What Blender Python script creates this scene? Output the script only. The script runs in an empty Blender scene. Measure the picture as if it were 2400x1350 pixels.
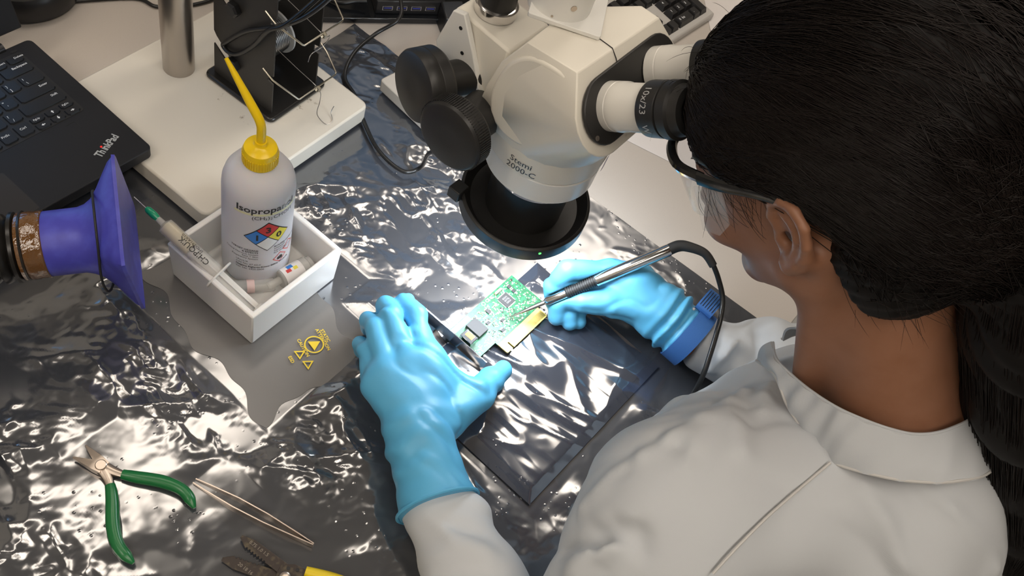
import bpy, bmesh, math, random
import numpy as np
from mathutils import Vector, Matrix

random.seed(7)
rng = np.random.default_rng(11)
scene = bpy.context.scene
COL = scene.collection

# ------------------------------------------------------------------ camera
cam_data = bpy.data.cameras.new('camera')
cam = bpy.data.objects.new('camera', cam_data)
COL.objects.link(cam)
cam_data.sensor_width = 36.0
cam_data.lens = 2157.6 / 2400.0 * 36.0
cam_data.clip_start = 0.02
_th, _roll, _hd = 0.9317, 0.4311, math.radians(18.8)
_f = Vector((math.cos(_th) * math.cos(_hd), math.cos(_th) * math.sin(_hd), -math.sin(_th)))
_r0 = Vector((math.sin(_hd), -math.cos(_hd), 0.0))
_u0 = _r0.cross(_f)
CR = _r0 * math.cos(_roll) + _u0 * math.sin(_roll)
CU = -_r0 * math.sin(_roll) + _u0 * math.cos(_roll)
CF = _f
cam.matrix_world = Matrix(((CR.x, CU.x, -CF.x, -0.62), (CR.y, CU.y, -CF.y, -0.22), (CR.z, CU.z, -CF.z, 0.8796), (0, 0, 0, 1)))
scene.camera = cam

# ------------------------------------------------------------------ world, exposure
world = bpy.data.worlds.new('room_air')
world.use_nodes = True
world.node_tree.nodes['Background'].inputs[0].default_value = (1.0, 0.93, 0.85, 1)
world.node_tree.nodes['Background'].inputs[1].default_value = 0.10
scene.world = world
vs = scene.view_settings
vs.view_transform = 'Standard'
vs.look = 'None'
vs.gamma = 1.0
vs.use_curve_mapping = False
vs.exposure = 0.0
cy = scene.cycles
cy.max_bounces = 7; cy.diffuse_bounces = 3; cy.glossy_bounces = 3; cy.transmission_bounces = 6; cy.transparent_max_bounces = 6
cy.use_adaptive_sampling = True; cy.adaptive_threshold = 0.035
cy.caustics_reflective = False; cy.caustics_refractive = False
PANEL_POWER = 7.5      # radiance of the ceiling panels
RING_POWER = 75.0       # radiance of the ring light's diffuser
SCREEN_POWER = 1.6
CEIL = 1.95             # ceiling above the bench top (bench top is z = 0)
FLOOR = -0.74

# ------------------------------------------------------------------ materials
MATS = {}
def mat(name, color, rough=0.5, metal=0.0, bump=None, var=None, ior=None, trans=0.0, sss=0.0, coat=0.0, emit=None, alpha=1.0, aniso=0.0, sheen=0.0, spec=None, extra=None):
    if name in MATS: return MATS[name]
    m = bpy.data.materials.new(name); m.use_nodes = True
    nt = m.node_tree; b = nt.nodes['Principled BSDF']
    b.inputs['Base Color'].default_value = (*color, 1)
    b.inputs['Roughness'].default_value = rough
    b.inputs['Metallic'].default_value = metal
    if ior: b.inputs['IOR'].default_value = ior
    if spec is not None: b.inputs['Specular IOR Level'].default_value = spec
    b.inputs['Transmission Weight'].default_value = trans
    b.inputs['Coat Weight'].default_value = coat
    b.inputs['Coat Roughness'].default_value = 0.1
    b.inputs['Alpha'].default_value = alpha
    b.inputs['Anisotropic'].default_value = aniso
    b.inputs['Sheen Weight'].default_value = sheen
    if sss:
        b.inputs['Subsurface Weight'].default_value = sss
        b.inputs['Subsurface Radius'].default_value = (0.01, 0.006, 0.004)
        b.inputs['Subsurface Scale'].default_value = 0.5
    if emit:
        b.inputs['Emission Color'].default_value = (*emit[0], 1)
        b.inputs['Emission Strength'].default_value = emit[1]
    tc = nt.nodes.new('ShaderNodeTexCoord')
    if var:      # (second colour, scale, low, high)
        n = nt.nodes.new('ShaderNodeTexNoise'); n.inputs['Scale'].default_value = var[1]; n.inputs['Detail'].default_value = 6
        rp = nt.nodes.new('ShaderNodeValToRGB')
        rp.color_ramp.elements[0].position = var[2]; rp.color_ramp.elements[1].position = var[3]
        rp.color_ramp.elements[0].color = (*color, 1); rp.color_ramp.elements[1].color = (*var[0], 1)
        nt.links.new(tc.outputs['Object'], n.inputs['Vector'])
        nt.links.new(n.outputs['Fac'], rp.inputs['Fac'])
        nt.links.new(rp.outputs['Color'], b.inputs['Base Color'])
    if bump:     # (scale, strength, distance)
        n2 = nt.nodes.new('ShaderNodeTexNoise'); n2.inputs['Scale'].default_value = bump[0]; n2.inputs['Detail'].default_value = 5
        bp = nt.nodes.new('ShaderNodeBump'); bp.inputs['Strength'].default_value = bump[1]; bp.inputs['Distance'].default_value = bump[2]
        nt.links.new(tc.outputs['Object'], n2.inputs['Vector'])
        nt.links.new(n2.outputs['Fac'], bp.inputs['Height'])
        nt.links.new(bp.outputs['Normal'], b.inputs['Normal'])
    if extra: extra(m, nt, b, tc)
    MATS[name] = m
    return m

# ------------------------------------------------------------------ mesh helpers
def V(*a): return Vector(a)
def frame(z, x=None):
    """3x3 with columns x,y,z; z given"""
    z = Vector(z).normalized()
    x = Vector(x) if x is not None else (Vector((1, 0, 0)) if abs(z.x) < 0.9 else Vector((0, 1, 0)))
    x = (x - z * x.dot(z)).normalized()
    y = z.cross(x)
    return Matrix((x, y, z)).transposed()

class MB:
    def __init__(s): s.v = []; s.f = []
    def add(s, vs, fs):
        o = len(s.v); s.v += [tuple(p) for p in vs]; s.f += [tuple(i + o for i in f) for f in fs]; return s
    def box(s, c, size, rot=None):
        c = Vector(c); h = [k / 2 for k in size]; R = rot or Matrix.Identity(3)
        vs = [c + R @ Vector((x * h[0], y * h[1], z * h[2])) for z in (-1, 1) for y in (-1, 1) for x in (-1, 1)]
        return s.add(vs, [(0, 2, 3, 1), (4, 5, 7, 6), (0, 1, 5, 4), (2, 6, 7, 3), (0, 4, 6, 2), (1, 3, 7, 5)])
    def lathe(s, prof, origin=(0, 0, 0), axis=(0, 0, 1), n=32, xdir=None, caps=True, squash=None):
        R = frame(axis, xdir); o = Vector(origin); vs = []; fs = []
        for (r, z) in prof:
            for k in range(n):
                a = 2 * math.pi * k / n
                vs.append(o + R @ Vector((r * math.cos(a), r * math.sin(a) * (squash or 1), z)))
        m = len(prof)
        for i in range(m - 1):
            for k in range(n):
                k2 = (k + 1) % n
                fs.append((i * n + k, i * n + k2, (i + 1) * n + k2, (i + 1) * n + k))
        if caps:
            fs.append(tuple(range(n - 1, -1, -1))); fs.append(tuple((m - 1) * n + k for k in range(n)))
        return s.add(vs, fs)
    def cyl(s, a, b, r, r2=None, n=24):
        a = Vector(a); b = Vector(b)
        return s.lathe([(r, 0), (r if r2 is None else r2, (b - a).length)], a, b - a, n)
    def tube(s, pts, rad, n=10, caps=True, flat=None, xdir=None):
        pts = [Vector(p) for p in pts]; m = len(pts)
        rad = rad if hasattr(rad, '__len__') else [rad] * m
        vs = []; fs = []; x = None
        for i, p in enumerate(pts):
            t = (pts[min(i + 1, m - 1)] - pts[max(i - 1, 0)]).normalized()
            if x is None: R = frame(t, xdir)
            else: R = frame(t, x)
            x = R.col[0]
            for k in range(n):
                a = 2 * math.pi * k / n
                vs.append(p + R @ Vector((rad[i] * math.cos(a), rad[i] * math.sin(a) * (flat or 1), 0)))
        for i in range(m - 1):
            for k in range(n):
                k2 = (k + 1) % n
                fs.append((i * n + k, i * n + k2, (i + 1) * n + k2, (i + 1) * n + k))
        if caps:
            fs.append(tuple(range(n - 1, -1, -1))); fs.append(tuple((m - 1) * n + k for k in range(n)))
        return s.add(vs, fs)
    def prism(s, outline, t, origin=(0, 0, 0), R=None):
        """outline in local xy (counter-clockwise), extruded along local z from 0 to t"""
        R = R or Matrix.Identity(3); o = Vector(origin); n = len(outline)
        vs = [o + R @ Vector((x, y, 0)) for x, y in outline] + [o + R @ Vector((x, y, t)) for x, y in outline]
        fs = [tuple(range(n - 1, -1, -1)), tuple(range(n, 2 * n))] + [(k, (k + 1) % n, n + (k + 1) % n, n + k) for k in range(n)]
        return s.add(vs, fs)
    def hull(s, pts):
        bm = bmesh.new()
        for p in pts: bm.verts.new(p)
        bmesh.ops.convex_hull(bm, input=bm.verts)
        bmesh.ops.delete(bm, geom=[v for v in bm.verts if not v.link_faces], context='VERTS')
        bmesh.ops.dissolve_limit(bm, angle_limit=0.03, verts=bm.verts, edges=bm.edges)
        bm.verts.index_update()
        s.add([v.co.copy() for v in bm.verts], [tuple(v.index for v in f.verts) for f in bm.faces]); bm.free(); return s
    def mesh(s, name='m', smooth=0.6):
        me = bpy.data.meshes.new(name); me.from_pydata(s.v, [], s.f); me.validate(); me.update()
        if smooth:
            me.shade_smooth(); me.set_sharp_from_angle(angle=smooth)
        return me

def link(name, me, m, parent=None, bevel=0, kind=None, subd=0, seg=2):
    if isinstance(me, MB): me = me.mesh(name)
    o = bpy.data.objects.new(name, me); COL.objects.link(o)
    if m is not None and not me.materials: me.materials.append(m)
    if parent is not None: o.parent = parent
    if bevel:
        b = o.modifiers.new('bevel', 'BEVEL'); b.width = bevel; b.segments = seg; b.limit_method = 'ANGLE'; b.angle_limit = 0.6; b.harden_normals = False
    if subd:
        sm = o.modifiers.new('subd', 'SUBSURF'); sm.levels = subd; sm.render_levels = subd
    if kind: o['kind'] = kind
    return o
def tag(o, label, cat, group=None, kind=None):
    o['label'] = label; o['category'] = cat
    if group: o['group'] = group
    if kind: o['kind'] = kind
    return o
def thing(name, label, cat, loc=(0, 0, 0), rotz=0.0, group=None):
    o = bpy.data.objects.new(name, None); COL.objects.link(o)
    o.location = loc; o.rotation_euler = (0, 0, rotz); o.empty_display_size = 0.01
    bpy.context.view_layer.update
    return tag(o, label, cat, group)
def at(o, name, me, m, **k):
    """link a part whose mesh is written in world coordinates under the unrotated empty o"""
    if isinstance(me, MB): me = me.mesh(name)
    if o.location.length > 0 or o.rotation_euler.z:
        M = (Matrix.Translation(o.location) @ Matrix.Rotation(o.rotation_euler.z, 4, 'Z')).inverted()
        me.transform(M)
    return link(name, me, m, o, **k)
def sub(p, name, me, m, root, **k):
    """link a sub-part of part p whose mesh is written in world coordinates; root is the thing's empty"""
    if isinstance(me, MB): me = me.mesh(name)
    if root.location.length > 0 or root.rotation_euler.z:
        M = (Matrix.Translation(root.location) @ Matrix.Rotation(root.rotation_euler.z, 4, 'Z')).inverted()
        me.transform(M)
    return link(name, me, m, p, **k)

def rrect(w, h, r, n=5, cx=0, cy=0):
    out = []
    for (sx, sy, a0) in ((1, 1, 0), (-1, 1, 90), (-1, -1, 180), (1, -1, 270)):
        for k in range(n + 1):
            a = math.radians(a0 + 90 * k / n)
            out.append((cx + sx * (w / 2 - r) + r * math.cos(a), cy + sy * (h / 2 - r) + r * math.sin(a)))
    return out
def stadium(c1, c2, r, n=12):
    d = math.atan2(c2[1] - c1[1], c2[0] - c1[0]); out = []
    for k in range(n + 1):
        a = d - math.pi / 2 + math.pi * k / n; out.append((c2[0] + r * math.cos(a), c2[1] + r * math.sin(a)))
    for k in range(n + 1):
        a = d + math.pi / 2 + math.pi * k / n; out.append((c1[0] + r * math.cos(a), c1[1] + r * math.sin(a)))
    return out
def catmull(pts, per=8, closed=False):
    P = [Vector(p) for p in pts]; out = []
    n = len(P)
    for i in range(n if closed else n - 1):
        if closed: p0, p1, p2, p3 = P[i - 1], P[i], P[(i + 1) % n], P[(i + 2) % n]
        else: p0, p1, p2, p3 = P[max(i - 1, 0)], P[i], P[i + 1], P[min(i + 2, n - 1)]
        for k in range(per):
            t = k / per
            out.append(0.5 * ((2 * p1) + (p2 - p0) * t + (2 * p0 - 5 * p1 + 4 * p2 - p3) * t * t + (3 * p1 - p0 - 3 * p2 + p3) * t ** 3))
    if not closed: out.append(P[-1])
    return out
def lerp_list(vals, m):
    xs = np.linspace(0, 1, len(vals)); return list(np.interp(np.linspace(0, 1, m), xs, vals))

_text_cache = {}
def text2d(s, size=1.0, bold=0.0, align='LEFT', shear=0.0):
    """flat triangles of a word: verts (x, y), faces"""
    key = (s, bold, shear)
    if key not in _text_cache:
        cu = bpy.data.curves.new('lettering', 'FONT'); cu.body = s; cu.size = 1.0; cu.offset = bold; cu.resolution_u = 2; cu.shear = shear
        cu.fill_mode = 'FRONT'
        o = bpy.data.objects.new('lettering', cu); COL.objects.link(o)
        dg = bpy.context.evaluated_depsgraph_get(); me = o.evaluated_get(dg).to_mesh()
        vs = [(v.co.x, v.co.y) for v in me.vertices]; fs = [tuple(p.vertices) for p in me.polygons]
        o.evaluated_get(dg).to_mesh_clear(); bpy.data.objects.remove(o); bpy.data.curves.remove(cu)
        _text_cache[key] = (vs, fs)
    vs, fs = _text_cache[key]
    if not vs: return [], []
    w = max(v[0] for v in vs)
    dx = {'LEFT': 0, 'CENTER': -w / 2, 'RIGHT': -w}[align]
    return [((x + dx) * size, y * size) for x, y in vs], fs
def text_on(mb, s, size, origin, xdir, ydir, bold=0.0, align='LEFT', lift=0.0003, wide=1.0):
    vs, fs = text2d(s, size, bold, align)
    o = Vector(origin); x = Vector(xdir).normalized(); y = Vector(ydir).normalized(); z = x.cross(y).normalized()
    mb.add([o + x * (a * wide) + y * b + z * lift for a, b in vs], fs)

# ------------------------------------------------------------------ distance-field modelling for soft bodies
def sd_cap(P, a, b, ra, rb):
    a = np.array(a, float); b = np.array(b, float); ba = b - a
    h = np.clip(((P - a) @ ba) / (ba @ ba + 1e-12), 0, 1)
    return np.linalg.norm(P - a - h[..., None] * ba, axis=-1) - (ra + h * (rb - ra))
def sd_ell(P, c, r, R=None):
    q = P - np.array(c, float)
    if R is not None: q = q @ np.array(R, float)      # columns of R are the ellipsoid's axes
    r = np.array(r, float)
    k0 = np.linalg.norm(q / r, axis=-1); k1 = np.linalg.norm(q / (r * r), axis=-1) + 1e-9
    return k0 * (k0 - 1) / k1
def smin(a, b, k):
    h = np.clip(0.5 + 0.5 * (b - a) / k, 0, 1)
    return b + (a - b) * h - k * h * (1 - h)
def smax(a, b, k): return -smin(-a, -b, k)
def chain(P, pts, rads, k=0.004):
    d = None
    for i in range(len(pts) - 1):
        e = sd_cap(P, pts[i], pts[i + 1], rads[i], rads[i + 1])
        d = e if d is None else smin(d, e, k)
    return d
def nets(fn, lo, hi, h, relax=2):
    """surface nets of fn(P)=0 on a grid; returns verts, quads"""
    ax = [np.arange(lo[i], hi[i] + h, h) for i in range(3)]
    nx, ny, nz = [len(a) for a in ax]
    D = np.empty((nx, ny, nz), np.float32)
    bs = 12; R = bs * h * 0.5 * 1.7321
    bc = [np.arange(0, n_, bs) for n_ in (nx, ny, nz)]
    cc = np.stack(np.meshgrid(*[lo[i] + h * (bc[i] + (bs - 1) / 2) for i in range(3)], indexing='ij'), -1)
    dc = fn(cc)
    for a in range(len(bc[0])):
        for b in range(len(bc[1])):
            for c in range(len(bc[2])):
                sl = tuple(slice(bc[k][q], bc[k][q] + bs) for k, q in enumerate((a, b, c)))
                if abs(dc[a, b, c]) > R * 1.45 + 0.012: D[sl] = dc[a, b, c]; continue
                D[sl] = fn(np.stack(np.meshgrid(ax[0][sl[0]], ax[1][sl[1]], ax[2][sl[2]], indexing='ij'), -1))
    S = D < 0
    cs = [(a, b, c) for a in (0, 1) for b in (0, 1) for c in (0, 1)]
    def sh(A, o): return A[o[0]:nx - 1 + o[0], o[1]:ny - 1 + o[1], o[2]:nz - 1 + o[2]]
    cnt = sum(sh(S, o).astype(np.int8) for o in cs)
    act = (cnt > 0) & (cnt < 8)
    idx = -np.ones(act.shape, np.int64); n = int(act.sum()); idx[act] = np.arange(n)
    acc = np.zeros((n, 3)); w = np.zeros(n)
    for i, a in enumerate(cs):
        for b in cs[i + 1:]:
            if sum(abs(p - q) for p, q in zip(a, b)) != 1: continue
            da = sh(D, a)[act].astype(float); db = sh(D, b)[act].astype(float)
            m = (da < 0) != (db < 0)
            t = np.where(m, da / np.where(m, da - db, 1), 0)
            p = np.array(a) + t[:, None] * (np.array(b) - np.array(a))
            acc += p * m[:, None]; w += m
    ijk = np.argwhere(act)
    verts = np.array(lo) + h * (ijk + acc / w[:, None])
    quads = []
    I = idx
    # x edges
    def emit(flip_mask, q):
        q1 = q[flip_mask]; q2 = q[~flip_mask][:, ::-1]; quads.append(q1); quads.append(q2)
    e = S[:-1, 1:-1, 1:-1] != S[1:, 1:-1, 1:-1]; ii = np.argwhere(e)
    x, y, z = ii[:, 0], ii[:, 1], ii[:, 2]
    emit(S[:-1, 1:-1, 1:-1][e], np.stack([I[x, y, z], I[x, y + 1, z], I[x, y + 1, z + 1], I[x, y, z + 1]], 1))
    e = S[1:-1, :-1, 1:-1] != S[1:-1, 1:, 1:-1]; ii = np.argwhere(e); x, y, z = ii[:, 0], ii[:, 1], ii[:, 2]
    emit(S[1:-1, :-1, 1:-1][e], np.stack([I[x, y, z], I[x, y, z + 1], I[x + 1, y, z + 1], I[x + 1, y, z]], 1))
    e = S[1:-1, 1:-1, :-1] != S[1:-1, 1:-1, 1:]; ii = np.argwhere(e); x, y, z = ii[:, 0], ii[:, 1], ii[:, 2]
    emit(S[1:-1, 1:-1, :-1][e], np.stack([I[x, y, z], I[x + 1, y, z], I[x + 1, y + 1, z], I[x, y + 1, z]], 1))
    Q = np.concatenate(quads); Q = Q[(Q >= 0).all(1)]
    for _ in range(relax):
        s = np.zeros_like(verts); c = np.zeros(n)
        for k in range(4):
            np.add.at(s, Q[:, k], verts[Q[:, (k + 1) % 4]] + verts[Q[:, (k - 1) % 4]]); np.add.at(c, Q[:, k], 2)
        verts = verts * 0.4 + 0.6 * s / np.maximum(c, 1)[:, None]
    return verts, Q
def np_mesh(name, verts, faces, smooth=True):
    me = bpy.data.meshes.new(name)
    faces = np.asarray(faces); k = faces.shape[1]
    me.vertices.add(len(verts)); me.vertices.foreach_set('co', np.asarray(verts, np.float32).ravel())
    me.loops.add(faces.size); me.loops.foreach_set('vertex_index', faces.astype(np.int32).ravel())
    me.polygons.add(len(faces)); me.polygons.foreach_set('loop_start', np.arange(0, faces.size, k, dtype=np.int32))
    me.update(calc_edges=True); me.validate()
    if smooth: me.shade_smooth()
    return me
def vnormals(verts, Q):
    n = np.zeros_like(verts)
    fn = np.cross(verts[Q[:, 2]] - verts[Q[:, 0]], verts[Q[:, 3]] - verts[Q[:, 1]])
    for k in range(4): np.add.at(n, Q[:, k], fn)
    return n / (np.linalg.norm(n, axis=1)[:, None] + 1e-12)

class Noise2:
    def __init__(s, seed, n=64):
        r = np.random.default_rng(seed); s.t = r.random((n, n)); s.n = n
    def __call__(s, x, y):
        x0 = np.floor(x).astype(int); y0 = np.floor(y).astype(int); fx = x - x0; fy = y - y0
        fx = fx * fx * (3 - 2 * fx); fy = fy * fy * (3 - 2 * fy); n = s.n
        g = lambda a, b: s.t[a % n, b % n]
        return (g(x0, y0) * (1 - fx) + g(x0 + 1, y0) * fx) * (1 - fy) + (g(x0, y0 + 1) * (1 - fx) + g(x0 + 1, y0 + 1) * fx) * fy
class Noise3:
    def __init__(s, seed, n=32):
        r = np.random.default_rng(seed); s.t = r.random((n, n, n)); s.n = n
    def __call__(s, P):
        i = np.floor(P).astype(int); f = P - i; f = f * f * (3 - 2 * f); n = s.n; out = 0
        for a in (0, 1):
            for b in (0, 1):
                for c in (0, 1):
                    w = (f[..., 0] if a else 1 - f[..., 0]) * (f[..., 1] if b else 1 - f[..., 1]) * (f[..., 2] if c else 1 - f[..., 2])
                    out = out + w * s.t[(i[..., 0] + a) % n, (i[..., 1] + b) % n, (i[..., 2] + c) % n]
        return out
# ------------------------------------------------------------------ the room
M_wall = mat('painted_wall', (0.62, 0.60, 0.56), 0.8, bump=(60, 0.1, 0.002))
M_ceil = mat('ceiling_board', (0.55, 0.53, 0.50), 0.9, bump=(80, 0.2, 0.002))
M_floor = mat('vinyl_floor', (0.22, 0.21, 0.20), 0.45, var=((0.28, 0.27, 0.25), 8, 0.4, 0.6))
RX0, RX1, RY0, RY1 = -2.6, 3.4, -2.6, 1.6
def structure(name, mb, m): o = link(name, mb, m); o['kind'] = 'structure'; return o
structure('floor', MB().box(((RX0 + RX1) / 2, (RY0 + RY1) / 2, FLOOR - 0.05), (RX1 - RX0, RY1 - RY0, 0.1)), M_floor)
structure('ceiling', MB().box(((RX0 + RX1) / 2, (RY0 + RY1) / 2, CEIL + 0.05), (RX1 - RX0, RY1 - RY0, 0.1)), M_ceil)
hz = (CEIL - FLOOR); cz = (CEIL + FLOOR) / 2
structure('wall_back', MB().box(((RX0 + RX1) / 2, RY1 + 0.05, cz), (RX1 - RX0, 0.1, hz)), M_wall)
structure('wall_front', MB().box(((RX0 + RX1) / 2, RY0 - 0.05, cz), (RX1 - RX0, 0.1, hz)), M_wall)
structure('wall_left', MB().box((RX0 - 0.05, (RY0 + RY1) / 2, cz), (0.1, RY1 - RY0, hz)), M_wall)
structure('wall_right', MB().box((RX1 + 0.05, (RY0 + RY1) / 2, cz), (0.1, RY1 - RY0, hz)), M_wall)

M_panel = mat('lamp_diffuser', (0.9, 0.9, 0.9), 0.6, emit=((1.0, 0.89, 0.77), PANEL_POWER))
M_frame = mat('lamp_housing', (0.8, 0.8, 0.78), 0.5)
def ceiling_light(x, y, lx, ly, label):
    t = thing('ceiling_light', label, 'lamp', (x, y, CEIL), 0, 'fluorescent ceiling lights')
    link('housing', MB().box((0, 0, -0.012), (lx + 0.05, ly + 0.05, 0.024)), M_frame, t)
    link('diffuser', MB().box((0, 0, -0.026), (lx, ly, 0.008)), M_panel, t)
PANELS = [(0.05, 0.80, 1.2, 0.22), (1.20, 0.30, 1.2, 0.40), (-0.35, -0.75, 1.2, 0.40), (-1.70, 0.45, 1.2, 0.40), (-1.70, -0.75, 1.2, 0.40)]
LBL = ['fluorescent ceiling light above the back of the bench', 'fluorescent ceiling light above the right part of the bench', 'fluorescent ceiling light above the seated worker', 'fluorescent ceiling light beyond the left end of the bench', 'fluorescent ceiling light behind the worker to the left']
for p, l in zip(PANELS, LBL): ceiling_light(*p, l)

# ------------------------------------------------------------------ bench
def bench_extra(m, nt, b, tc):
    n = nt.nodes.new('ShaderNodeTexNoise'); n.inputs['Scale'].default_value = 900; n.inputs['Detail'].default_value = 2
    rp = nt.nodes.new('ShaderNodeValToRGB'); rp.color_ramp.elements[0].position = 0.28; rp.color_ramp.elements[1].position = 0.36
    rp.color_ramp.elements[0].color = (0.45, 0.40, 0.35, 1); rp.color_ramp.elements[1].color = (0.53, 0.48, 0.43, 1)
    nt.links.new(tc.outputs['Object'], n.inputs['Vector']); nt.links.new(n.outputs['Fac'], rp.inputs['Fac']); nt.links.new(rp.outputs['Color'], b.inputs['Base Color'])
M_bench = mat('laminate', (0.6, 0.55, 0.5), 0.38, extra=bench_extra)
M_edge = mat('bench_edge_plastic', (0.30, 0.29, 0.27), 0.4)
M_steel_leg = mat('bench_leg_paint', (0.35, 0.35, 0.36), 0.4)
bench = thing('lab_bench', 'long laboratory bench with a pale beige laminate top and grey rounded edge', 'bench')
at(bench, 'bench_top', MB().box((0.25, 0.475, -0.015), (2.7, 1.53, 0.03)), M_bench)
prof = [(0.0, 0.0)]
at(bench, 'edge_strip', MB().tube([(-1.1, -0.295, -0.0155), (1.6, -0.295, -0.0155)], 0.0155, 16), M_edge)
for sx in (-1.02, 1.52):
    for sy in (-0.2, 1.15):
        at(bench, 'leg', MB().box((sx, sy, (FLOOR - 0.03) / 2), (0.05, 0.05, -FLOOR - 0.03)), M_steel_leg, bevel=0.004)

# ------------------------------------------------------------------ crinkled antistatic film
def film_extra(m, nt, b, tc):
    # fine crinkles: ridged noise and small bubbles, as relief only
    n1 = nt.nodes.new('ShaderNodeTexNoise'); n1.inputs['Scale'].default_value = 26; n1.inputs['Detail'].default_value = 4; n1.inputs['Distortion'].default_value = 0.8
    n1.noise_type = 'RIDGED_MULTIFRACTAL' if hasattr(n1, 'noise_type') else n1.noise_type
    v = nt.nodes.new('ShaderNodeTexVoronoi'); v.inputs['Scale'].default_value = 130; v.feature = 'F1'
    mr = nt.nodes.new('ShaderNodeMapRange'); mr.inputs['From Min'].default_value = 0.0; mr.inputs['From Max'].default_value = 0.22; mr.inputs['To Min'].default_value = 1; mr.inputs['To Max'].default_value = 0
    n3 = nt.nodes.new('ShaderNodeTexNoise'); n3.inputs['Scale'].default_value = 14
    mr3 = nt.nodes.new('ShaderNodeMapRange'); mr3.inputs['From Min'].default_value = 0.53; mr3.inputs['From Max'].default_value = 0.66
    mul = nt.nodes.new('ShaderNodeMath'); mul.operation = 'MULTIPLY'
    for n in (n1, v, n3): nt.links.new(tc.outputs['Object'], n.inputs['Vector'])
    nt.links.new(v.outputs['Distance'], mr.inputs['Value']); nt.links.new(n3.outputs['Fac'], mr3.inputs['Value'])
    nt.links.new(mr.outputs['Result'], mul.inputs[0]); nt.links.new(mr3.outputs['Result'], mul.inputs[1])
    b1 = nt.nodes.new('ShaderNodeBump'); b1.inputs['Strength'].default_value = 0.3; b1.inputs['Distance'].default_value = 0.0016
    b2 = nt.nodes.new('ShaderNodeBump'); b2.inputs['Strength'].default_value = 0.55; b2.inputs['Distance'].default_value = 0.0010
    nt.links.new(n1.outputs['Fac'], b1.inputs['Height']); nt.links.new(mul.outputs[0], b2.inputs['Height'])
    nt.links.new(b1.outputs['Normal'], b2.inputs['Normal']); nt.links.new(b2.outputs['Normal'], b.inputs['Normal'])
M_film = mat('static_film', (0.050, 0.054, 0.064), 0.15, metal=0.0, ior=2.6, extra=film_extra)
M_film2 = mat('static_film_smooth', (0.11, 0.105, 0.10), 0.34, ior=1.8, bump=(30, 0.25, 0.002))
M_film3 = mat('shielding_film', (0.045, 0.050, 0.065), 0.11, ior=2.6, extra=film_extra)
M_filmblack = mat('black_film', (0.012, 0.012, 0.013), 0.15, ior=1.8, bump=(60, 0.8, 0.004))
M_yprint = mat('yellow_print', (0.75, 0.55, 0.03), 0.4)

_n = [Noise2(i) for i in range(8)]
def crumple(x, y):
    wx = x + 0.03 * _n[0](x * 7, y * 7); wy = y + 0.03 * _n[1](x * 7 + 9, y * 7)
    h = np.zeros_like(x)
    zone = 0.45 + 0.75 * np.clip((_n[7](x * 9 + 3, y * 9) - 0.25) / 0.25, 0, 1)      # quiet and busy parts of the sheet
    for i, (fq, a, ang, st) in enumerate(((7, 0.0040, 0.3, 0.6), (15, 0.0034, -0.5, 0.5), (29, 0.0024, 0.9, 0.4), (56, 0.0016, -0.2, 0.4), (110, 0.00060, 0.6, 0.45), (210, 0.00022, 1.3, 0.6))):
        c, s_ = math.cos(ang), math.sin(ang)
        u = (wx * c + wy * s_) * fq; v = (-wx * s_ + wy * c) * fq * st
        r_ = 1 - np.abs(2 * _n[2 + i % 5](u + 5.3 * i, v + 2.7 * i) - 1) * 1.8
        h = h + a * r_ * (1 if i < 2 else zone)
    return h
# flattened where something stands on it: (x0, x1, y0, y1)
FLAT = [(-0.30, -0.12, 0.11, 0.275), (-0.220, 0.058, 0.266, 0.53), (-0.53, -0.17, 0.385, 0.63)]
LOW = [(-0.51, -0.42, 0.03, 0.16), (-0.42, -0.375, -0.07, 0.06), (-0.45, -0.37, -0.17, -0.01)]      # small tools press the sheet down
def film_mesh(name, corners, step, fn):
    c = [np.array(p, float) for p in corners]
    nu = int(np.linalg.norm(c[1] - c[0]) / step) + 1; nv = int(np.linalg.norm(c[3] - c[0]) / step) + 1
    U, W_ = np.meshgrid(np.linspace(0, 1, nu), np.linspace(0, 1, nv), indexing='ij')
    XY = (c[0] * ((1 - U) * (1 - W_))[..., None] + c[1] * (U * (1 - W_))[..., None] + c[2] * (U * W_)[..., None] + c[3] * ((1 - U) * W_)[..., None])
    x, y = XY[..., 0], XY[..., 1]
    z = fn(x, y, U, W_)
    vs = np.stack([x, y, z], -1).reshape(-1, 3)
    k = np.arange(nu * nv).reshape(nu, nv)
    q = np.stack([k[:-1, :-1], k[1:, :-1], k[1:, 1:], k[:-1, 1:]], -1).reshape(-1, 4)
    return np_mesh(name, vs, q)
def flatmask(x, y, m=0.02):
    w = np.ones_like(x)
    for x0, x1, y0, y1 in FLAT:
        d = np.maximum(np.maximum(x0 - x, x - x1), np.maximum(y0 - y, y - y1))
        w = np.minimum(w, np.clip(d / m, 0, 1))
    return w
def film_h(x, y, U, W_):
    h = crumple(x, y); h = h - 0.002
    calm = np.clip((x - 0.02) / 0.12, 0, 1) * np.clip((0.10 - y) / 0.1, 0, 1)      # the sheet lies smoother at the worker's right
    h = np.maximum(h, 0) * (1 - 0.75 * calm)
    e = np.minimum(np.minimum(U, 1 - U) * 0.9, np.minimum(W_, 1 - W_) * 0.7)
    nearcard = np.clip(np.maximum(np.maximum(-0.14 - x, x - 0.03), np.maximum(-0.08 - y, y - 0.07)) / 0.03, 0, 1)
    h = np.minimum(h, 0.0065 + 0.01 * nearcard)
    for x0, x1, y0, y1 in LOW:
        t_ = np.clip(np.maximum(np.maximum(x0 - x, x - x1), np.maximum(y0 - y, y - y1)) / 0.02, 0, 1)
        h = h * t_ + (1 - t_) * 0.0022 * np.tanh(h / 0.0035)
    return 0.0006 + h * flatmask(x, y) * (0.35 + 0.65 * np.clip(e / 0.03, 0, 1))
film = link('antistatic_film', bpy.data.meshes.new('antistatic_film'), M_film)
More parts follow.
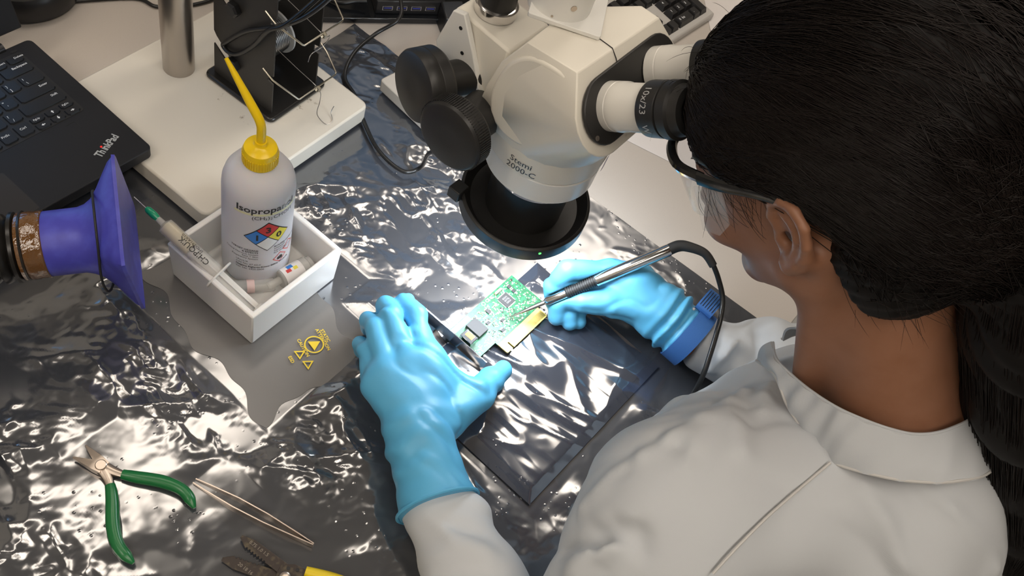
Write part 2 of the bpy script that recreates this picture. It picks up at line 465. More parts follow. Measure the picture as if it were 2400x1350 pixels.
tag(film, 'large crinkled dark silver antistatic film sheet spread over the bench', 'film sheet')
# a second, smoother bag under the tray, with yellow printed marks
def bag_h(x, y, U, W_):
    h = 0.0022 * _n[5](x * 18, y * 18) + 0.001 * _n[6](x * 40, y * 40)
    return 0.0011 + h * 0.4 * flatmask(x, y, 0.03)
FLAT.append((-0.326, -0.166, 0.052, 0.272)); FLAT.append((-0.205, 0.055, -0.205, -0.005))
film.data = film_mesh('antistatic_film', [(-0.78, -0.285), (0.208, -0.285), (0.168, 0.418), (-0.78, 0.385)], 0.0019, film_h)
film.data.materials.append(M_film)
bag = thing('antistatic_bag', 'smooth grey translucent antistatic bag with yellow printed marks under the white tray', 'bag')
bm_ = film_mesh('bag_sheet', [(-0.325, 0.058), (-0.19, 0.048), (-0.165, 0.268), (-0.30, 0.27)], 0.004, bag_h)
for v_ in bm_.vertices:          # soft, uneven outline
    x_, y_ = v_.co.x, v_.co.y
    v_.co.x += 0.006 * math.sin(y_ * 55 + 1.0) + 0.003 * math.sin(y_ * 140); v_.co.y += 0.006 * math.sin(x_ * 60) + 0.002 * math.sin(x_ * 170 + 2)
at(bag, 'bag_sheet', bm_, M_film2)
# a flat bag under the card, with long shallow pleats
def pleat_h(x, y, U, W_):
    w = np.clip(np.minimum(np.minimum(U, 1 - U), np.minimum(W_, 1 - W_)) / 0.06, 0, 1)
    p = 0.0026 * (1 - np.abs(2 * _n[4](x * 52 + y * 16, y * 8 - x * 4) - 1)) + 0.0028 * (1 - np.abs(2 * _n[6](x * 22 - y * 18, y * 14) - 1)) + 0.0008 * (1 - np.abs(2 * _n[3](x * 80 + 3, y * 26) - 1))
    return 0.0016 + p * (0.3 + 0.7 * w)
FLATBAG = link('shielding_bag', film_mesh('shielding_bag', [(-0.198, -0.192), (0.045, -0.200), (0.050, -0.008), (-0.195, -0.006)], 0.0018, pleat_h), M_film3)
tag(FLATBAG, 'flat silver shielding bag under the green card, bright in the lamp light', 'bag')
mk = MB()
def ringmark(mb, c, r, w, z, n=28):
    vs = []; fs = []
    for k in range(n):
        a = 2 * math.pi * k / n
        vs += [(c[0] + r * math.cos(a), c[1] + r * math.sin(a), z), (c[0] + (r - w) * math.cos(a), c[1] + (r - w) * math.sin(a), z)]
    for k in range(n):
        j = (k + 1) % n; fs.append((2 * k, 2 * j, 2 * j + 1, 2 * k + 1))
    mb.add(vs, fs)
def trimark(mb, c, s, z, ang=0, hole=0.0):
    P3 = [(c[0] + s * math.cos(ang + k * 2.0944), c[1] + s * math.sin(ang + k * 2.0944), z) for k in range(3)]
    if hole:
        P4 = [(c[0] + hole * s * math.cos(ang + k * 2.0944), c[1] + hole * s * math.sin(ang + k * 2.0944), z) for k in range(3)]
        mb.add(P3 + P4, [(0, 1, 4, 3), (1, 2, 5, 4), (2, 0, 3, 5)])
    else: mb.add(P3, [(0, 1, 2)])
zb = 0.0034
ringmark(mk, (-0.2265, 0.0905), 0.0105, 0.0014, zb)
trimark(mk, (-0.2265, 0.0905), 0.0075, zb, 1.9)
trimark(mk, (-0.2455, 0.0925), 0.007, zb, 1.9, 0.6)
trimark(mk, (-0.2475, 0.078), 0.007, zb, 1.9, 0.6)
for k, (sx, sy, s_) in enumerate(((-0.213, 0.103, 'ATTENTION'), (-0.2095, 0.099, 'STATIC'), (-0.236, 0.107, 'CAUTION'), (-0.257, 0.098, 'ESD'))):
    text_on(mk, s_, 0.0052, (sx, sy, zb), (-0.3, -1, 0), (1, -0.3, 0), 0.02)
at(bag, 'printed_mark', mk.mesh('printed_mark', 0), M_yprint, kind='stuff')

# crumpled black bag at the photo's left border
def blk_h(x, y, U, W_): return 0.012 + 0.03 * (1 - np.abs(2 * _n[3](x * 30, y * 30) - 1)) * np.clip(np.minimum(np.minimum(U, 1 - U), np.minimum(W_, 1 - W_)) / 0.2, 0, 1) + 0.012 * _n[4](x * 70, y * 70)
FILMB = link('black_bag', film_mesh('black_bag', [(-0.66, 0.19), (-0.525, 0.187), (-0.505, 0.247), (-0.62, 0.29)], 0.003, blk_h), M_filmblack)
tag(FILMB, 'crumpled glossy black plastic bag lying at the left border of the bench', 'bag')

# ------------------------------------------------------------------ laptop
M_lap = mat('laptop_soft_black', (0.014, 0.015, 0.018), 0.45, spec=0.25, bump=(900, 0.06, 0.0004))
M_key = mat('key_black', (0.014, 0.016, 0.020), 0.36, spec=0.35)
M_keyprint = mat('key_print', (0.75, 0.78, 0.80), 0.5)
M_logo = mat('logo_silver', (0.62, 0.66, 0.70), 0.3, metal=0.6)
M_red = mat('logo_red', (0.6, 0.02, 0.02), 0.35, emit=((1, 0.03, 0.02), 0.4))
M_screen = mat('laptop_screen', (0.01, 0.01, 0.012), 0.2, emit=((0.25, 0.55, 1.0), SCREEN_POWER))
M_hinge = mat('hinge_metal', (0.03, 0.03, 0.032), 0.35, metal=0.5)
lap = thing('laptop', 'open black laptop with a bare palm rest beside the blue extraction nozzle', 'laptop', (-0.2011, 0.3727, 0.0318))
lap.scale = (0.963, 0.963, 0.963)
rz_ = link('laptop_riser', MB().box((-0.375, 0.475, 0.0159), (0.20, 0.13, 0.0316)), mat('dark_grey_riser', (0.05, 0.05, 0.052), 0.6)); tag(rz_, 'low dark grey block propping up the black laptop', 'riser')
LZ = 0.016
body = link('laptop_base', MB().prism(rrect(0.3235, 0.217, 0.007, 4, -0.16175, 0.1085), 0.0145, (0, 0, 0.0015)).mesh(), M_lap, lap, bevel=0.0012)
def key(x1, yb, w, h, name='key'):
    """x1: right end, yb: front edge"""
    R = [(-0.5, 0.5), (-0.5, -0.36), (-0.36, -0.5), (0.36, -0.5), (0.5, -0.36), (0.5, 0.5)]
    top = []; bot = []
    bw, bh = w, h
    out = [(-w / 2, h / 2), (-w / 2, -h / 2 + 0.002), (-w / 2 + 0.0025, -h / 2), (w / 2 - 0.0025, -h / 2), (w / 2, -h / 2 + 0.002), (w / 2, h / 2)]
    mb = MB(); n = 6
    o = out[::1]
    vs = [(a, b, 0) for a, b in o] + [(a * (1 - 0.0016 / w), b * (1 - 0.0016 / h), 0.0017) for a, b in o]
    mb.add(vs, [tuple(range(n, 2 * n))] + [(k, (k + 1) % n, n + (k + 1) % n, n + k) for k in range(n)])
    return mb.mesh('key', 0)
_keymesh = {}
def put_key(x1, yb, w, h, marks=()):
    kx = (round(w, 5), round(h, 5))
    if kx not in _keymesh: _keymesh[kx] = key(0, 0, w, h)
    o = link('key', _keymesh[kx], M_key, lap)
    o.location = (x1 - w / 2, yb + h / 2, LZ + 0.0004)
    if marks:
        mb = MB()
        for (s_, dx, dy, sz) in marks:
            if s_.startswith('@'):
                a = {'@u': math.pi / 2, '@d': -math.pi / 2, '@l': math.pi, '@r': 0}[s_]
                c, q = math.cos(a), math.sin(a)
                pts = [(2.2, 0), (0, 1.6), (0, 0.55), (-1.9, 0.55), (-1.9, -0.55), (0, -0.55), (0, -1.6)]
                mb.add([((p * c - r * q) * sz + dx, (p * q + r * c) * sz + dy, 0.002) for p, r in pts], [(0, 1, 6), (2, 3, 4, 5)])
            else:
                text_on(mb, s_, sz, (dx, dy, 0.0018), (1, 0, 0), (0, 1, 0), 0.008, 'CENTER' if dx == 0 else 'LEFT', 0.0002)
        link('key_legend', mb.mesh('key_legend', 0), M_keyprint, o, kind='stuff')
KX = -0.0247          # right end of the key field
PIT = 0.0192; KW = 0.0164; KH = 0.0160
rows = [0.1725, 0.1532, 0.1339, 0.1146, 0.0925]
def row_left(x, y, n, first, h=KH, marks=None):
    for k in range(n):
        put_key(x - k * PIT, y, KW, h, (marks or {}).get(k, ()))
put_key(KX + 0.0, 0.190, 0.0185, 0.0105, (('Delete', -0.0005, 0.0005, 0.0042),))
for k in range(13): put_key(KX - 0.0215 - k * 0.0198, 0.190, 0.0178, 0.0105, (('Insert', -0.001, 0.0003, 0.0042),) if k == 0 else ())
put_key(KX, rows[0], 0.0355, KH, (('Backspace', -0.004, 0.0018, 0.0046),)); row_left(KX - 0.0383, rows[0], 12, '', marks={0: (('+', -0.004, 0.002, 0.005), ('=', -0.004, -0.005, 0.005))})
put_key(KX, rows[1], 0.0262, KH, (('I', -0.0095, 0.001, 0.0046), ('\\', -0.0085, -0.006, 0.005)))
row_left(KX - 0.0292, rows[1], 12, '', marks={0: (('}', -0.0055, 0.0015, 0.005), (']', -0.0045, -0.0058, 0.005)), 1: (('{', -0.0055, 0.0015, 0.005), ('[', -0.0045, -0.0058, 0.005))})
put_key(KX, rows[2], 0.0440, KH, (('Enter', 0.0075, 0.002, 0.0046),)); row_left(KX - 0.0468, rows[2], 11, '', marks={0: (('"', -0.0055, 0.0005, 0.006), ("'", -0.003, -0.006, 0.006)), 1: ((':', -0.0055, 0.001, 0.005), (';', -0.0045, -0.0058, 0.005))})
put_key(KX, rows[3], 0.0520, KH, (('Shift', 0.0125, 0.002, 0.0046),)); row_left(KX - 0.0548, rows[3], 10, '', marks={0: (('?', -0.0055, 0.001, 0.0055), ('/', -0.003, -0.006, 0.0055)), 1: (('>', -0.0055, 0.001, 0.005), ('.', -0.0045, -0.0055, 0.005))})
# arrow block
AW = 0.0163
put_key(KX, 0.1025, AW, 0.0082, (('PgDn', -0.005, -0.0010, 0.0036),)); put_key(KX - 0.0185, 0.1008, AW, 0.0090, (('@u', 0, 0, 0.0011),)); put_key(KX - 0.037, 0.1018, AW, 0.0082, (('PgUp', -0.005, -0.0010, 0.0036),))
put_key(KX, 0.0905, AW, 0.0095, (('@r', 0, 0, 0.0011),)); put_key(KX - 0.0185, 0.0905, AW, 0.0088, (('@d', 0, 0, 0.0011),)); put_key(KX - 0.037, 0.0905, AW, 0.0095, (('@l', 0, 0, 0.0011),))
put_key(KX - 0.0562, rows[4], KW + 0.001, KH + 0.002, (('Ctrl', -0.004, 0.000, 0.0046),))
put_key(KX - 0.0762, rows[4], KW, KH + 0.002, (('PrtSc', -0.006, 0.001, 0.0044),)); put_key(KX - 0.0954, rows[4], KW, KH + 0.002, (('Alt', -0.004, 0.001, 0.0046),))
put_key(KX - 0.1146, rows[4], 0.092, KH + 0.002)
for k in range(4): put_key(KX - 0.2092 - k * PIT, rows[4], KW, KH + 0.002)
M_recess = mat('laptop_recess', (0.009, 0.009, 0.010), 0.5)
link('key_well', MB().prism(rrect(0.283, 0.116, 0.004, 3, -0.163, 0.1475), 0.0003, (0, 0, LZ)).mesh(), M_recess, lap)
link('touchpad', MB().prism(rrect(0.100, 0.062, 0.003, 3, -0.1915, 0.0345), 0.0006, (0, 0, LZ - 0.0002)).mesh(), mat('touchpad_glass', (0.022, 0.021, 0.022), 0.3), lap)
link('touchpad_groove', MB().prism(rrect(0.1016, 0.0636, 0.003, 3, -0.1915, 0.0345), 0.0002, (0, 0, LZ - 0.0001)).mesh(), M_recess, lap)
link('power_button', MB().prism(stadium((-0.029, 0.2085), (-0.024, 0.2085), 0.0016, 6), 0.0008, (0, 0, LZ - 0.0004)).mesh(), M_recess, lap)
mb = MB()
for a, b_ in (((-0.052, 0.0815), (-0.041, 0.0815)), ((-0.041, 0.0815), (-0.041, 0.0705))):
    mb.box(((a[0] + b_[0]) / 2, (a[1] + b_[1]) / 2, LZ + 0.0001), (abs(a[0] - b_[0]) + 0.0005, abs(a[1] - b_[1]) + 0.0005, 0.0003))
link('fingerprint_reader', mb, M_recess, lap)
lg = MB(); text_on(lg, 'Th nkPad', 0.0125, (-0.0525, 0.0215, LZ), (0.93, 0.36, 0), (-0.36, 0.93, 0), 0.028, 'LEFT', 0.0003, 0.78)
lgo = link('logo_lettering', lg.mesh('logo_lettering', 0), M_logo, lap, kind='stuff')
lgi = MB(); text_on(lgi, 'l', 0.0095, (-0.0525 + 0.0122 * 0.93, 0.0215 + 0.0122 * 0.36, LZ), (0.93, 0.36, 0), (-0.36, 0.93, 0), 0.028, 'LEFT', 0.0003, 0.8)
link('logo_stroke', lgi.mesh('logo_stroke', 0), M_logo, lap)
link('logo_dot', MB().lathe([(0.0013, 0), (0.0013, 0.0004)], (-0.0422, 0.0342, LZ), (0, 0, 1), 12).mesh(), M_red, lap)
for hx in (-0.055, -0.268):
    link('hinge', MB().cyl((hx - 0.022, 0.2195, 0.0165), (hx + 0.022, 0.2195, 0.0165), 0.0062, n=16), M_hinge, lap)
lid = link('lid', MB().box((-0.16175, 0.2285 + 0.035, 0.0185 + 0.105), (0.3235, 0.007, 0.21), Matrix.Rotation(math.radians(-18), 3, 'X')), M_lap, lap, bevel=0.002)
link('screen', MB().box((-0.16175, 0.2285 + 0.0375, 0.0185 + 0.1250), (0.300, 0.0012, 0.140), Matrix.Rotation(math.radians(-18), 3, 'X')), M_screen, lid)
for k in range(4):
    link('rubber_foot', MB().lathe([(0.006, 0), (0.006, 0.0016)], (-0.03 if k % 2 else -0.29, 0.03 if k < 2 else 0.19, 0.0), (0, 0, 1), 16), M_recess, lap)

# black device with a rating label behind the laptop
M_blkplastic = mat('black_plastic', (0.012, 0.012, 0.013), 0.35, bump=(500, 0.05, 0.0005))
M_print = mat('grey_print', (0.55, 0.55, 0.55), 0.5)
dev = thing('desk_speaker', 'rounded black device with a printed rating label behind the laptop', 'device', (-0.133, 0.700, 0))
link('device_body', MB().lathe([(0.058, 0.0), (0.064, 0.004), (0.066, 0.012), (0.066, 0.030), (0.062, 0.036), (0.05, 0.038)], (0, 0, 0), (0, 0, 1), 48), M_blkplastic, dev)
mb = MB()
for k, s_ in enumerate(('LISTED I.T.E. E24', 'MODEL 12V 2.5A', 'CE FCC', 'MADE IN CHINA', 'INPUT 100-240V')):
    text_on(mb, s_, 0.0062, (-0.012 + 0.0075 * k, -0.012, 0.0382), (0.25, -1, 0), (1, 0.25, 0), 0.02)
link('rating_print', mb.mesh('rating_print', 0), M_print, dev, kind='stuff')

# ------------------------------------------------------------------ microscope stand: white plate, steel pole, boom
def plate_extra(m, nt, b, tc):
    n = nt.nodes.new('ShaderNodeTexNoise'); n.inputs['Scale'].default_value = 22; n.inputs['Detail'].default_value = 9; n.inputs['Roughness'].default_value = 0.75
    rp = nt.nodes.new('ShaderNodeValToRGB')
    rp.color_ramp.elements[0].position = 0.30; rp.color_ramp.elements[0].color = (0.25, 0.20, 0.14, 1)
    rp.color_ramp.elements[1].position = 0.365; rp.color_ramp.elements[1].color = (0.70, 0.655, 0.57, 1)
    nt.links.new(tc.outputs['Object'], n.inputs['Vector']); nt.links.new(n.outputs['Fac'], rp.inputs['Fac']); nt.links.new(rp.outputs['Color'], b.inputs['Base Color'])
M_plate = mat('cream_enamel', (0.70, 0.655, 0.57), 0.35, extra=plate_extra)
M_pole = mat('brushed_steel', (0.46, 0.42, 0.38), 0.28, metal=1.0, aniso=0.6, bump=(300, 0.03, 0.0003))
M_rubber = mat('black_rubber', (0.015, 0.015, 0.015), 0.6)
stand = thing('microscope_stand', 'cream enamelled base plate with a thick steel pole behind the wash bottle', 'stand', (-0.213, 0.274, 0), math.radians(1.8))
link('base_plate', MB().prism(rrect(0.265, 0.238, 0.010, 5, 0.1325, 0.119), 0.0255, (0, 0, 0.0055)).mesh(), M_plate, stand, bevel=0.0025)
for k in range(4):
    link('rubber_foot', MB().lathe([(0.011, 0), (0.012, 0.0058)], (0.03 if k % 2 else 0.235, 0.03 if k < 2 else 0.208, 0), (0, 0, 1), 20), M_rubber, stand)
PX, PY = 0.130, 0.187
link('pole', MB().lathe([(0.0185, 0.031), (0.0185, 0.56), (0.017, 0.562)], (PX, PY, 0), (0, 0, 1), 40), M_pole, stand)
link('pole_collar', MB().lathe([(0.020, 0), (0.032, 0.001), (0.032, 0.045), (0.020, 0.046)], (PX, PY, 0.495), (0, 0, 1), 32), M_blkplastic, stand)

# ------------------------------------------------------------------ solder wire dispenser
M_blkmetal = mat('black_enamel', (0.014, 0.013, 0.012), 0.30, bump=(700, 0.04, 0.0004))
M_side = mat('black_powder_coat', (0.030, 0.027, 0.024), 0.45)
M_wire = mat('zinc_wire', (0.62, 0.58, 0.48), 0.3, metal=1.0)
M_solder = mat('solder_wire', (0.42, 0.42, 0.42), 0.3, metal=1.0)
M_spool = mat('spool_plastic', (0.62, 0.61, 0.58), 0.4)
hold = thing('solder_reel_holder', 'black metal twin solder reel holder with bent wire guides on the cream plate', 'reel holder', (-0.0215, 0.3875, 0.031), math.radians(4))
link('base', MB().prism(rrect(0.100, 0.108, 0.008, 4), 0.007).mesh(), M_blkmetal, hold, bevel=0.0025)
# side plates: outline in local (y, z)
out = [(-0.045, 0.007), (0.046, 0.007), (0.046, 0.052), (0.018, 0.030), (0.010, 0.036), (0.042, 0.066), (0.046, 0.072), (0.046, 0.135), (0.018, 0.113), (0.010, 0.119), (0.044, 0.149), (0.046, 0.215), (0.02, 0.235), (-0.02, 0.235), (-0.045, 0.21), (-0.045, 0.150), (-0.037, 0.148), (-0.037, 0.140), (-0.045, 0.138), (-0.045, 0.066), (-0.037, 0.064), (-0.037, 0.056), (-0.045, 0.054)]
RS = Matrix(((0, 0, 1), (1, 0, 0), (0, 1, 0)))
for sx in (-0.040, 0.038):
    link('side_plate', MB().prism(out, 0.0018, (sx, 0, 0), RS).mesh('side_plate', 0), M_side, hold)
for zc, full in ((0.044, 1), (0.127, 1)):
    ax = link('axle', MB().cyl((-0.047, 0.013, zc), (0.045, 0.013, zc), 0.004, n=14), M_blkmetal, hold)
    link('axle_knob', MB().lathe([(0.006, 0), (0.0095, 0.001), (0.0095, 0.007), (0.007, 0.009)], (-0.0398, 0.013, zc), (-1, 0, 0), 6), M_blkplastic, ax)
    sp = link('reel', MB().lathe([(0.004, -0.030), (0.029, -0.030), (0.029, -0.0275), (0.018, -0.0275), (0.018, 0.0275), (0.029, 0.0275), (0.029, 0.030), (0.004, 0.030)], (0, 0.013, zc + 0.012), (1, 0, 0), 36, caps=False), M_spool, hold)
    mbw = MB()
    coil = []
    for k in range(420):
        a = k * 2 * math.pi / 20; coil.append((-0.0265 + 0.053 * k / 420, 0.013 + 0.0235 * math.cos(a), zc + 0.012 + 0.0235 * math.sin(a)))
    mbw.lathe([(0.023, -0.0272), (0.023, 0.0272)], (0, 0.013, zc + 0.012), (1, 0, 0), 32)
    mbw.tube(coil, 0.0011, 5)
    link('solder_winding', mbw, M_solder, sp)
    # bent wire guide
    y0 = -0.045
    g = [(-0.044, y0 + 0.012, zc + 0.030), (-0.043, y0 - 0.002, zc + 0.021), (-0.041, y0 - 0.008, zc + 0.018), (-0.030, y0 - 0.030, zc + 0.004), (-0.028, y0 - 0.031, zc + 0.003), (0.0, y0 - 0.031, zc + 0.003)]
    for k in range(19):
        a = k * 2 * math.pi / 6; g.append((0.001 + 0.0035 * k / 18, y0 - 0.031 + 0.0032 * math.sin(a), zc + 0.003 + 0.0032 * math.cos(a) - 0.0032))
    g += [(0.006, y0 - 0.031, zc + 0.003), (0.034, y0 - 0.031, zc + 0.003), (0.036, y0 - 0.030, zc + 0.004), (0.042, y0 - 0.008, zc + 0.018), (0.043, y0 + 0.012, zc + 0.030)]
    link('wire_guide', MB().tube(g, 0.0011, 7), M_wire, hold)
    # loose solder strand from the reel through the guide
    s0 = Vector((-0.004, -0.011, zc + 0.024)); e0 = Vector((0.004, y0 - 0.031, zc - 0.001))
    if zc < 0.1:
        pts = [s0, s0.lerp(e0, 0.5), e0, e0 + Vector((0.002, -0.003, -0.018)), e0 + Vector((-0.006, -0.007, -0.034)), e0 + Vector((-0.004, -0.020, -0.0425)), e0 + Vector((0.006, -0.022, -0.0430)), e0 + Vector((0.012, -0.014, -0.038)), e0 + Vector((0.016, -0.014, -0.030))]
        pts = [Vector((p.x, p.y, max(p.z, 0.0008))) for p in pts]
    else:
        pts = [s0, s0.lerp(e0, 0.5), e0, e0 + Vector((0.015, 0.004, -0.012)), e0 + Vector((0.024, 0.012, -0.03)), e0 + Vector((0.020, 0.018, -0.044)), e0 + Vector((0.004, 0.018, -0.044)), e0 + Vector((-0.002, 0.017, -0.052))]
    link('solder_strand', MB().tube(catmull(pts, 6), 0.0005, 5), M_solder, hold)
# ------------------------------------------------------------------ black lead of the ring lamp, looped through the reel holder
# ------------------------------------------------------------------ white tray
M_tray = mat('milky_plastic', (0.80, 0.79, 0.77), 0.32, sss=0.12, bump=(120, 0.03, 0.0006))
TRX, TRY, TW, TD, TH = -0.2755, 0.1325, 0.128, 0.124, 0.058
tray = thing('plastic_tray', 'square milky white plastic tray holding the wash bottle', 'tray', (TRX, TRY, 0.0015), math.radians(1.0))
mb = MB(); wl = 0.0065; dr = 0.0025
def ringpts(ins, z): return [(ins, ins, z), (TW - ins, ins, z), (TW - ins, TD - ins, z), (ins, TD - ins, z)]
lv = ringpts(dr, 0.0) + ringpts(0, TH) + ringpts(wl, TH) + ringpts(wl + 0.003, 0.006)
fs = [(3, 2, 1, 0), (12, 13, 14, 15)]
for a in range(3):
    for k in range(4): fs.append((a * 4 + k, a * 4 + (k + 1) % 4, a * 4 + 4 + (k + 1) % 4, a * 4 + 4 + k))
mb.add(lv, fs)
link('tray_shell', mb, M_tray, tray, bevel=0.0018)

# ------------------------------------------------------------------ wash bottle
M_hdpe = mat('translucent_polyethylene', (0.80, 0.79, 0.83), 0.36, trans=0.28, ior=1.35, sss=0.3)
M_yel = mat('yellow_polyethylene', (0.90, 0.62, 0.005), 0.3, sss=0.1)
M_ink = mat('black_ink', (0.012, 0.012, 0.014), 0.4)
BX, BY, BZ, BR = -0.2005, 0.2090, 0.0085, 0.0360
bot = thing('wash_bottle', 'translucent isopropanol wash bottle with a yellow cap and bent yellow spout', 'bottle', (BX, BY, BZ))
UPB = 0.017
profb = [(0.0, 0.0005), (0.030, 0.0), (0.0340, 0.0015), (0.0356, 0.006), (BR, 0.012)] + [(r_, z_ + UPB) for r_, z_ in ((BR, 0.118), (0.0354, 0.126), (0.0332, 0.134), (0.0290, 0.141), (0.0232, 0.1465), (0.0175, 0.150), (0.0150, 0.1515), (0.0145, 0.156), (0.0145, 0.160))]
link('bottle_body', MB().lathe(profb, (0, 0, 0), (0, 0, 1), 64, caps=False), M_hdpe, bot)
cap = link('cap', MB().lathe([(0.0155, 0.1515), (0.0166, 0.1520), (0.0168, 0.166), (0.0155, 0.1705), (0.011, 0.1735), (0.0075, 0.1745), (0.0062, 0.176), (0.0058, 0.179)], (0, 0, UPB), (0, 0, 1), 48), M_yel, bot)
mb = MB()
for k in range(44):
    a = 2 * math.pi * k / 44; mb.box((0.01665 * math.cos(a), 0.01665 * math.sin(a), 0.1588 + UPB), (0.0014, 0.0011, 0.0115), Matrix.Rotation(a, 3, 'Z'))
link('cap_ribs', mb, M_yel, cap, kind='stuff')
# spout: up, then bent away and to the left of the picture
sd = Vector((-0.05, 0.98, 0)).normalized()
sp = [Vector((0, 0, 0.174 + UPB)), Vector((0, 0, 0.186 + UPB)), Vector((0, 0, 0.194 + UPB))]
for k in range(1, 7):
    a = math.radians(47) * k / 6; sp.append(Vector((0, 0, 0.194 + UPB)) + sd * (0.020 * (1 - math.cos(a))) + Vector((0, 0, 0.020 * math.sin(a))))
tdir = (sp[-1] - sp[-2]).normalized(); e = sp[-1]
for k in range(1, 8): sp.append(e + tdir * (0.056 * k / 7) )
rads = [0.0044] * 9 + [0.0043, 0.0041, 0.0037, 0.0033, 0.0030, 0.0024, 0.0019]
link('spout', MB().tube(sp, rads[:len(sp)], 14), M_yel, bot)
# printing wrapped on the wall
PHI0 = math.radians(-126)
def wrap(pts, rr=BR + 0.0002):
    return [(rr * math.cos(PHI0 + x / BR), rr * math.sin(PHI0 + x / BR), y + 0.029) for x, y in pts]
def wtext(mb, s_, size, x, y, bold=0.0, align='LEFT', wide=1.0, rr=BR + 0.00035):
    vs, fs = text2d(s_, size, bold, align); mb.add(wrap([(a * wide + x, b + y) for a, b in vs], rr), fs)
def wpoly(mb, pts, n=6, rr=BR + 0.0002):
    """a quad, subdivided so that it follows the wall"""
    a, b, c, d = [Vector((*p, 0)) for p in pts]; vs = []; fs = []
    for i in range(n + 1):
        for j in range(n + 1):
            p = a.lerp(b, i / n).lerp(d.lerp(c, i / n), j / n); vs.append((p.x, p.y))
    for i in range(n):
        for j in range(n): fs.append((i * (n + 1) + j, (i + 1) * (n + 1) + j, (i + 1) * (n + 1) + j + 1, i * (n + 1) + j + 1))
    mb.add(wrap(vs, rr), fs)
lab = MB()
wtext(lab, 'Isopropanol', 0.0128, -0.027, 0.1015, 0.018, wide=1.0)
wtext(lab, '(CH', 0.0075, -0.011, 0.0915); wtext(lab, '3', 0.005, 0.0018, 0.0905); wtext(lab, ')', 0.0075, 0.0046, 0.0915); wtext(lab, '2', 0.005, 0.0072, 0.0905); wtext(lab, 'CHOH', 0.0075, 0.0102, 0.0915)
HD = 0.0235; CY = 0.062; CX = 0.006
def dia(cx, cy, s): return [(cx - s, cy), (cx, cy - s), (cx + s, cy), (cx, cy + s)]
wpoly(lab, dia(CX, CY, HD + 0.0009), 8, BR + 0.0001)
link('label_print', lab.mesh('label_print', 0), M_ink, bot, kind='stuff')
q = HD / 2
for nm, c, dx, dy in (('blue_field', (0.03, 0.20, 0.62), -q, 0), ('red_field', (0.55, 0.035, 0.035), 0, q), ('yellow_field', (0.72, 0.62, 0.06), q, 0), ('white_field', (0.72, 0.72, 0.71), 0, -q)):
    mb = MB(); wpoly(mb, dia(CX + dx, CY + dy, q - 0.0007), 6, BR + 0.0003); link('hazard_field', mb, mat('print_' + nm, c, 0.4), bot)
lab = MB()
wtext(lab, '1', 0.0125, CX - q, CY - 0.0045, 0.03, 'CENTER', rr=BR + 0.0005); wtext(lab, '3', 0.0125, CX, CY + q - 0.0045, 0.03, 'CENTER', rr=BR + 0.0005); wtext(lab, '0', 0.0125, CX + q, CY - 0.0045, 0.03, 'CENTER', rr=BR + 0.0005)
for k, s_ in enumerate(('TARGET ORGANS', '& EFFECTS', 'Central Nervous System', 'Eyes + Skin', 'Respiratory System')): wtext(lab, s_, 0.0036, -0.003, 0.0375 - k * 0.0037, 0.015 if k < 2 else 0.0, 'RIGHT')
for k, s_ in enumerate(('ROUTES OF ENTRY', 'Inhalation', 'Ingestion', 'Eye and Skin Contact')): wtext(lab, s_, 0.0036, 0.0135, 0.0405 - k * 0.0037, 0.015 if k < 1 else 0.0)
for k, s_ in enumerate(('UN1219', 'CAS No. 67-63-0', 'Nalgene Right-to-Know Safety Products', 'Cat. No. 2425-0506')): wtext(lab, s_, 0.0037, -0.026, 0.0165 - k * 0.0042, 0.02 if k == 2 else 0.0)
# flame pictogram
fl = [(-0.0028, -0.003), (0.0028, -0.003), (0.0034, 0.0002), (0.0022, 0.0030), (0.0014, 0.001), (0.0004, 0.0042), (-0.0008, 0.0012), (-0.0020, 0.0026), (-0.0034, 0.0)]
lab.add(wrap([(a + 0.0215, b + 0.0175) for a, b in fl], BR + 0.0004), [tuple(range(len(fl)))])
link('warning_print', lab.mesh('warning_print', 0), M_ink, bot, kind='stuff')
mb = MB()
for cx, cy in ((0.0215, 0.018), (0.0335, 0.029)):
    s = 0.0088; t = 0.0075
    for (a, b_, c, d) in (((-s, 0), (0, -s), (0, -t), (-t, 0)), ((0, -s), (s, 0), (t, 0), (0, -t)), ((s, 0), (0, s), (0, t), (t, 0)), ((0, s), (-s, 0), (-t, 0), (0, t))):
        wpoly(mb, [(cx + p, cy + r) for p, r in (a, b_, c, d)], 3, BR + 0.0003)
link('warning_border', mb, mat('red_ink', (0.65, 0.06, 0.05), 0.4), bot, kind='stuff')
mb = MB(); wpoly(mb, [(-0.029, 0.0972), (0.042, 0.0972), (0.042, 0.1003), (-0.029, 0.1003)], 10, BR + 0.00015)
link('highlight_stripe', mb, mat('faded_yellow', (0.74, 0.72, 0.45), 0.4), bot)

# ------------------------------------------------------------------ syringe across the tray's rim
M_clear = mat('clear_polypropylene', (0.80, 0.79, 0.75), 0.18, alpha=0.38)
M_flux = mat('amber_flux', (0.66, 0.56, 0.32), 0.35, sss=0.2)
M_green = mat('green_hub', (0.01, 0.32, 0.16), 0.3)
M_needle = mat('steel_needle', (0.6, 0.6, 0.58), 0.25, metal=1.0)
M_natural = mat('natural_plastic', (0.78, 0.76, 0.73), 0.35, trans=0.15, sss=0.2)
S0 = Vector((-0.2750, 0.2745, 0.0835)); S1 = Vector((-0.2555, 0.1480, 0.0365))
sdv = (S1 - S0).normalized(); SL = (S1 - S0).length
syr = thing('flux_syringe', 'clear flux syringe with amber paste and green needle hub leaning over the tray rim', 'syringe')
def sx_(t): return S0 + sdv * t
at(syr, 'barrel', MB().lathe([(0.0030, 0.0), (0.0034, 0.010), (0.0084, 0.013), (0.0086, 0.016), (0.0086, 0.083)], S0, sdv, 28, caps=False), M_clear)
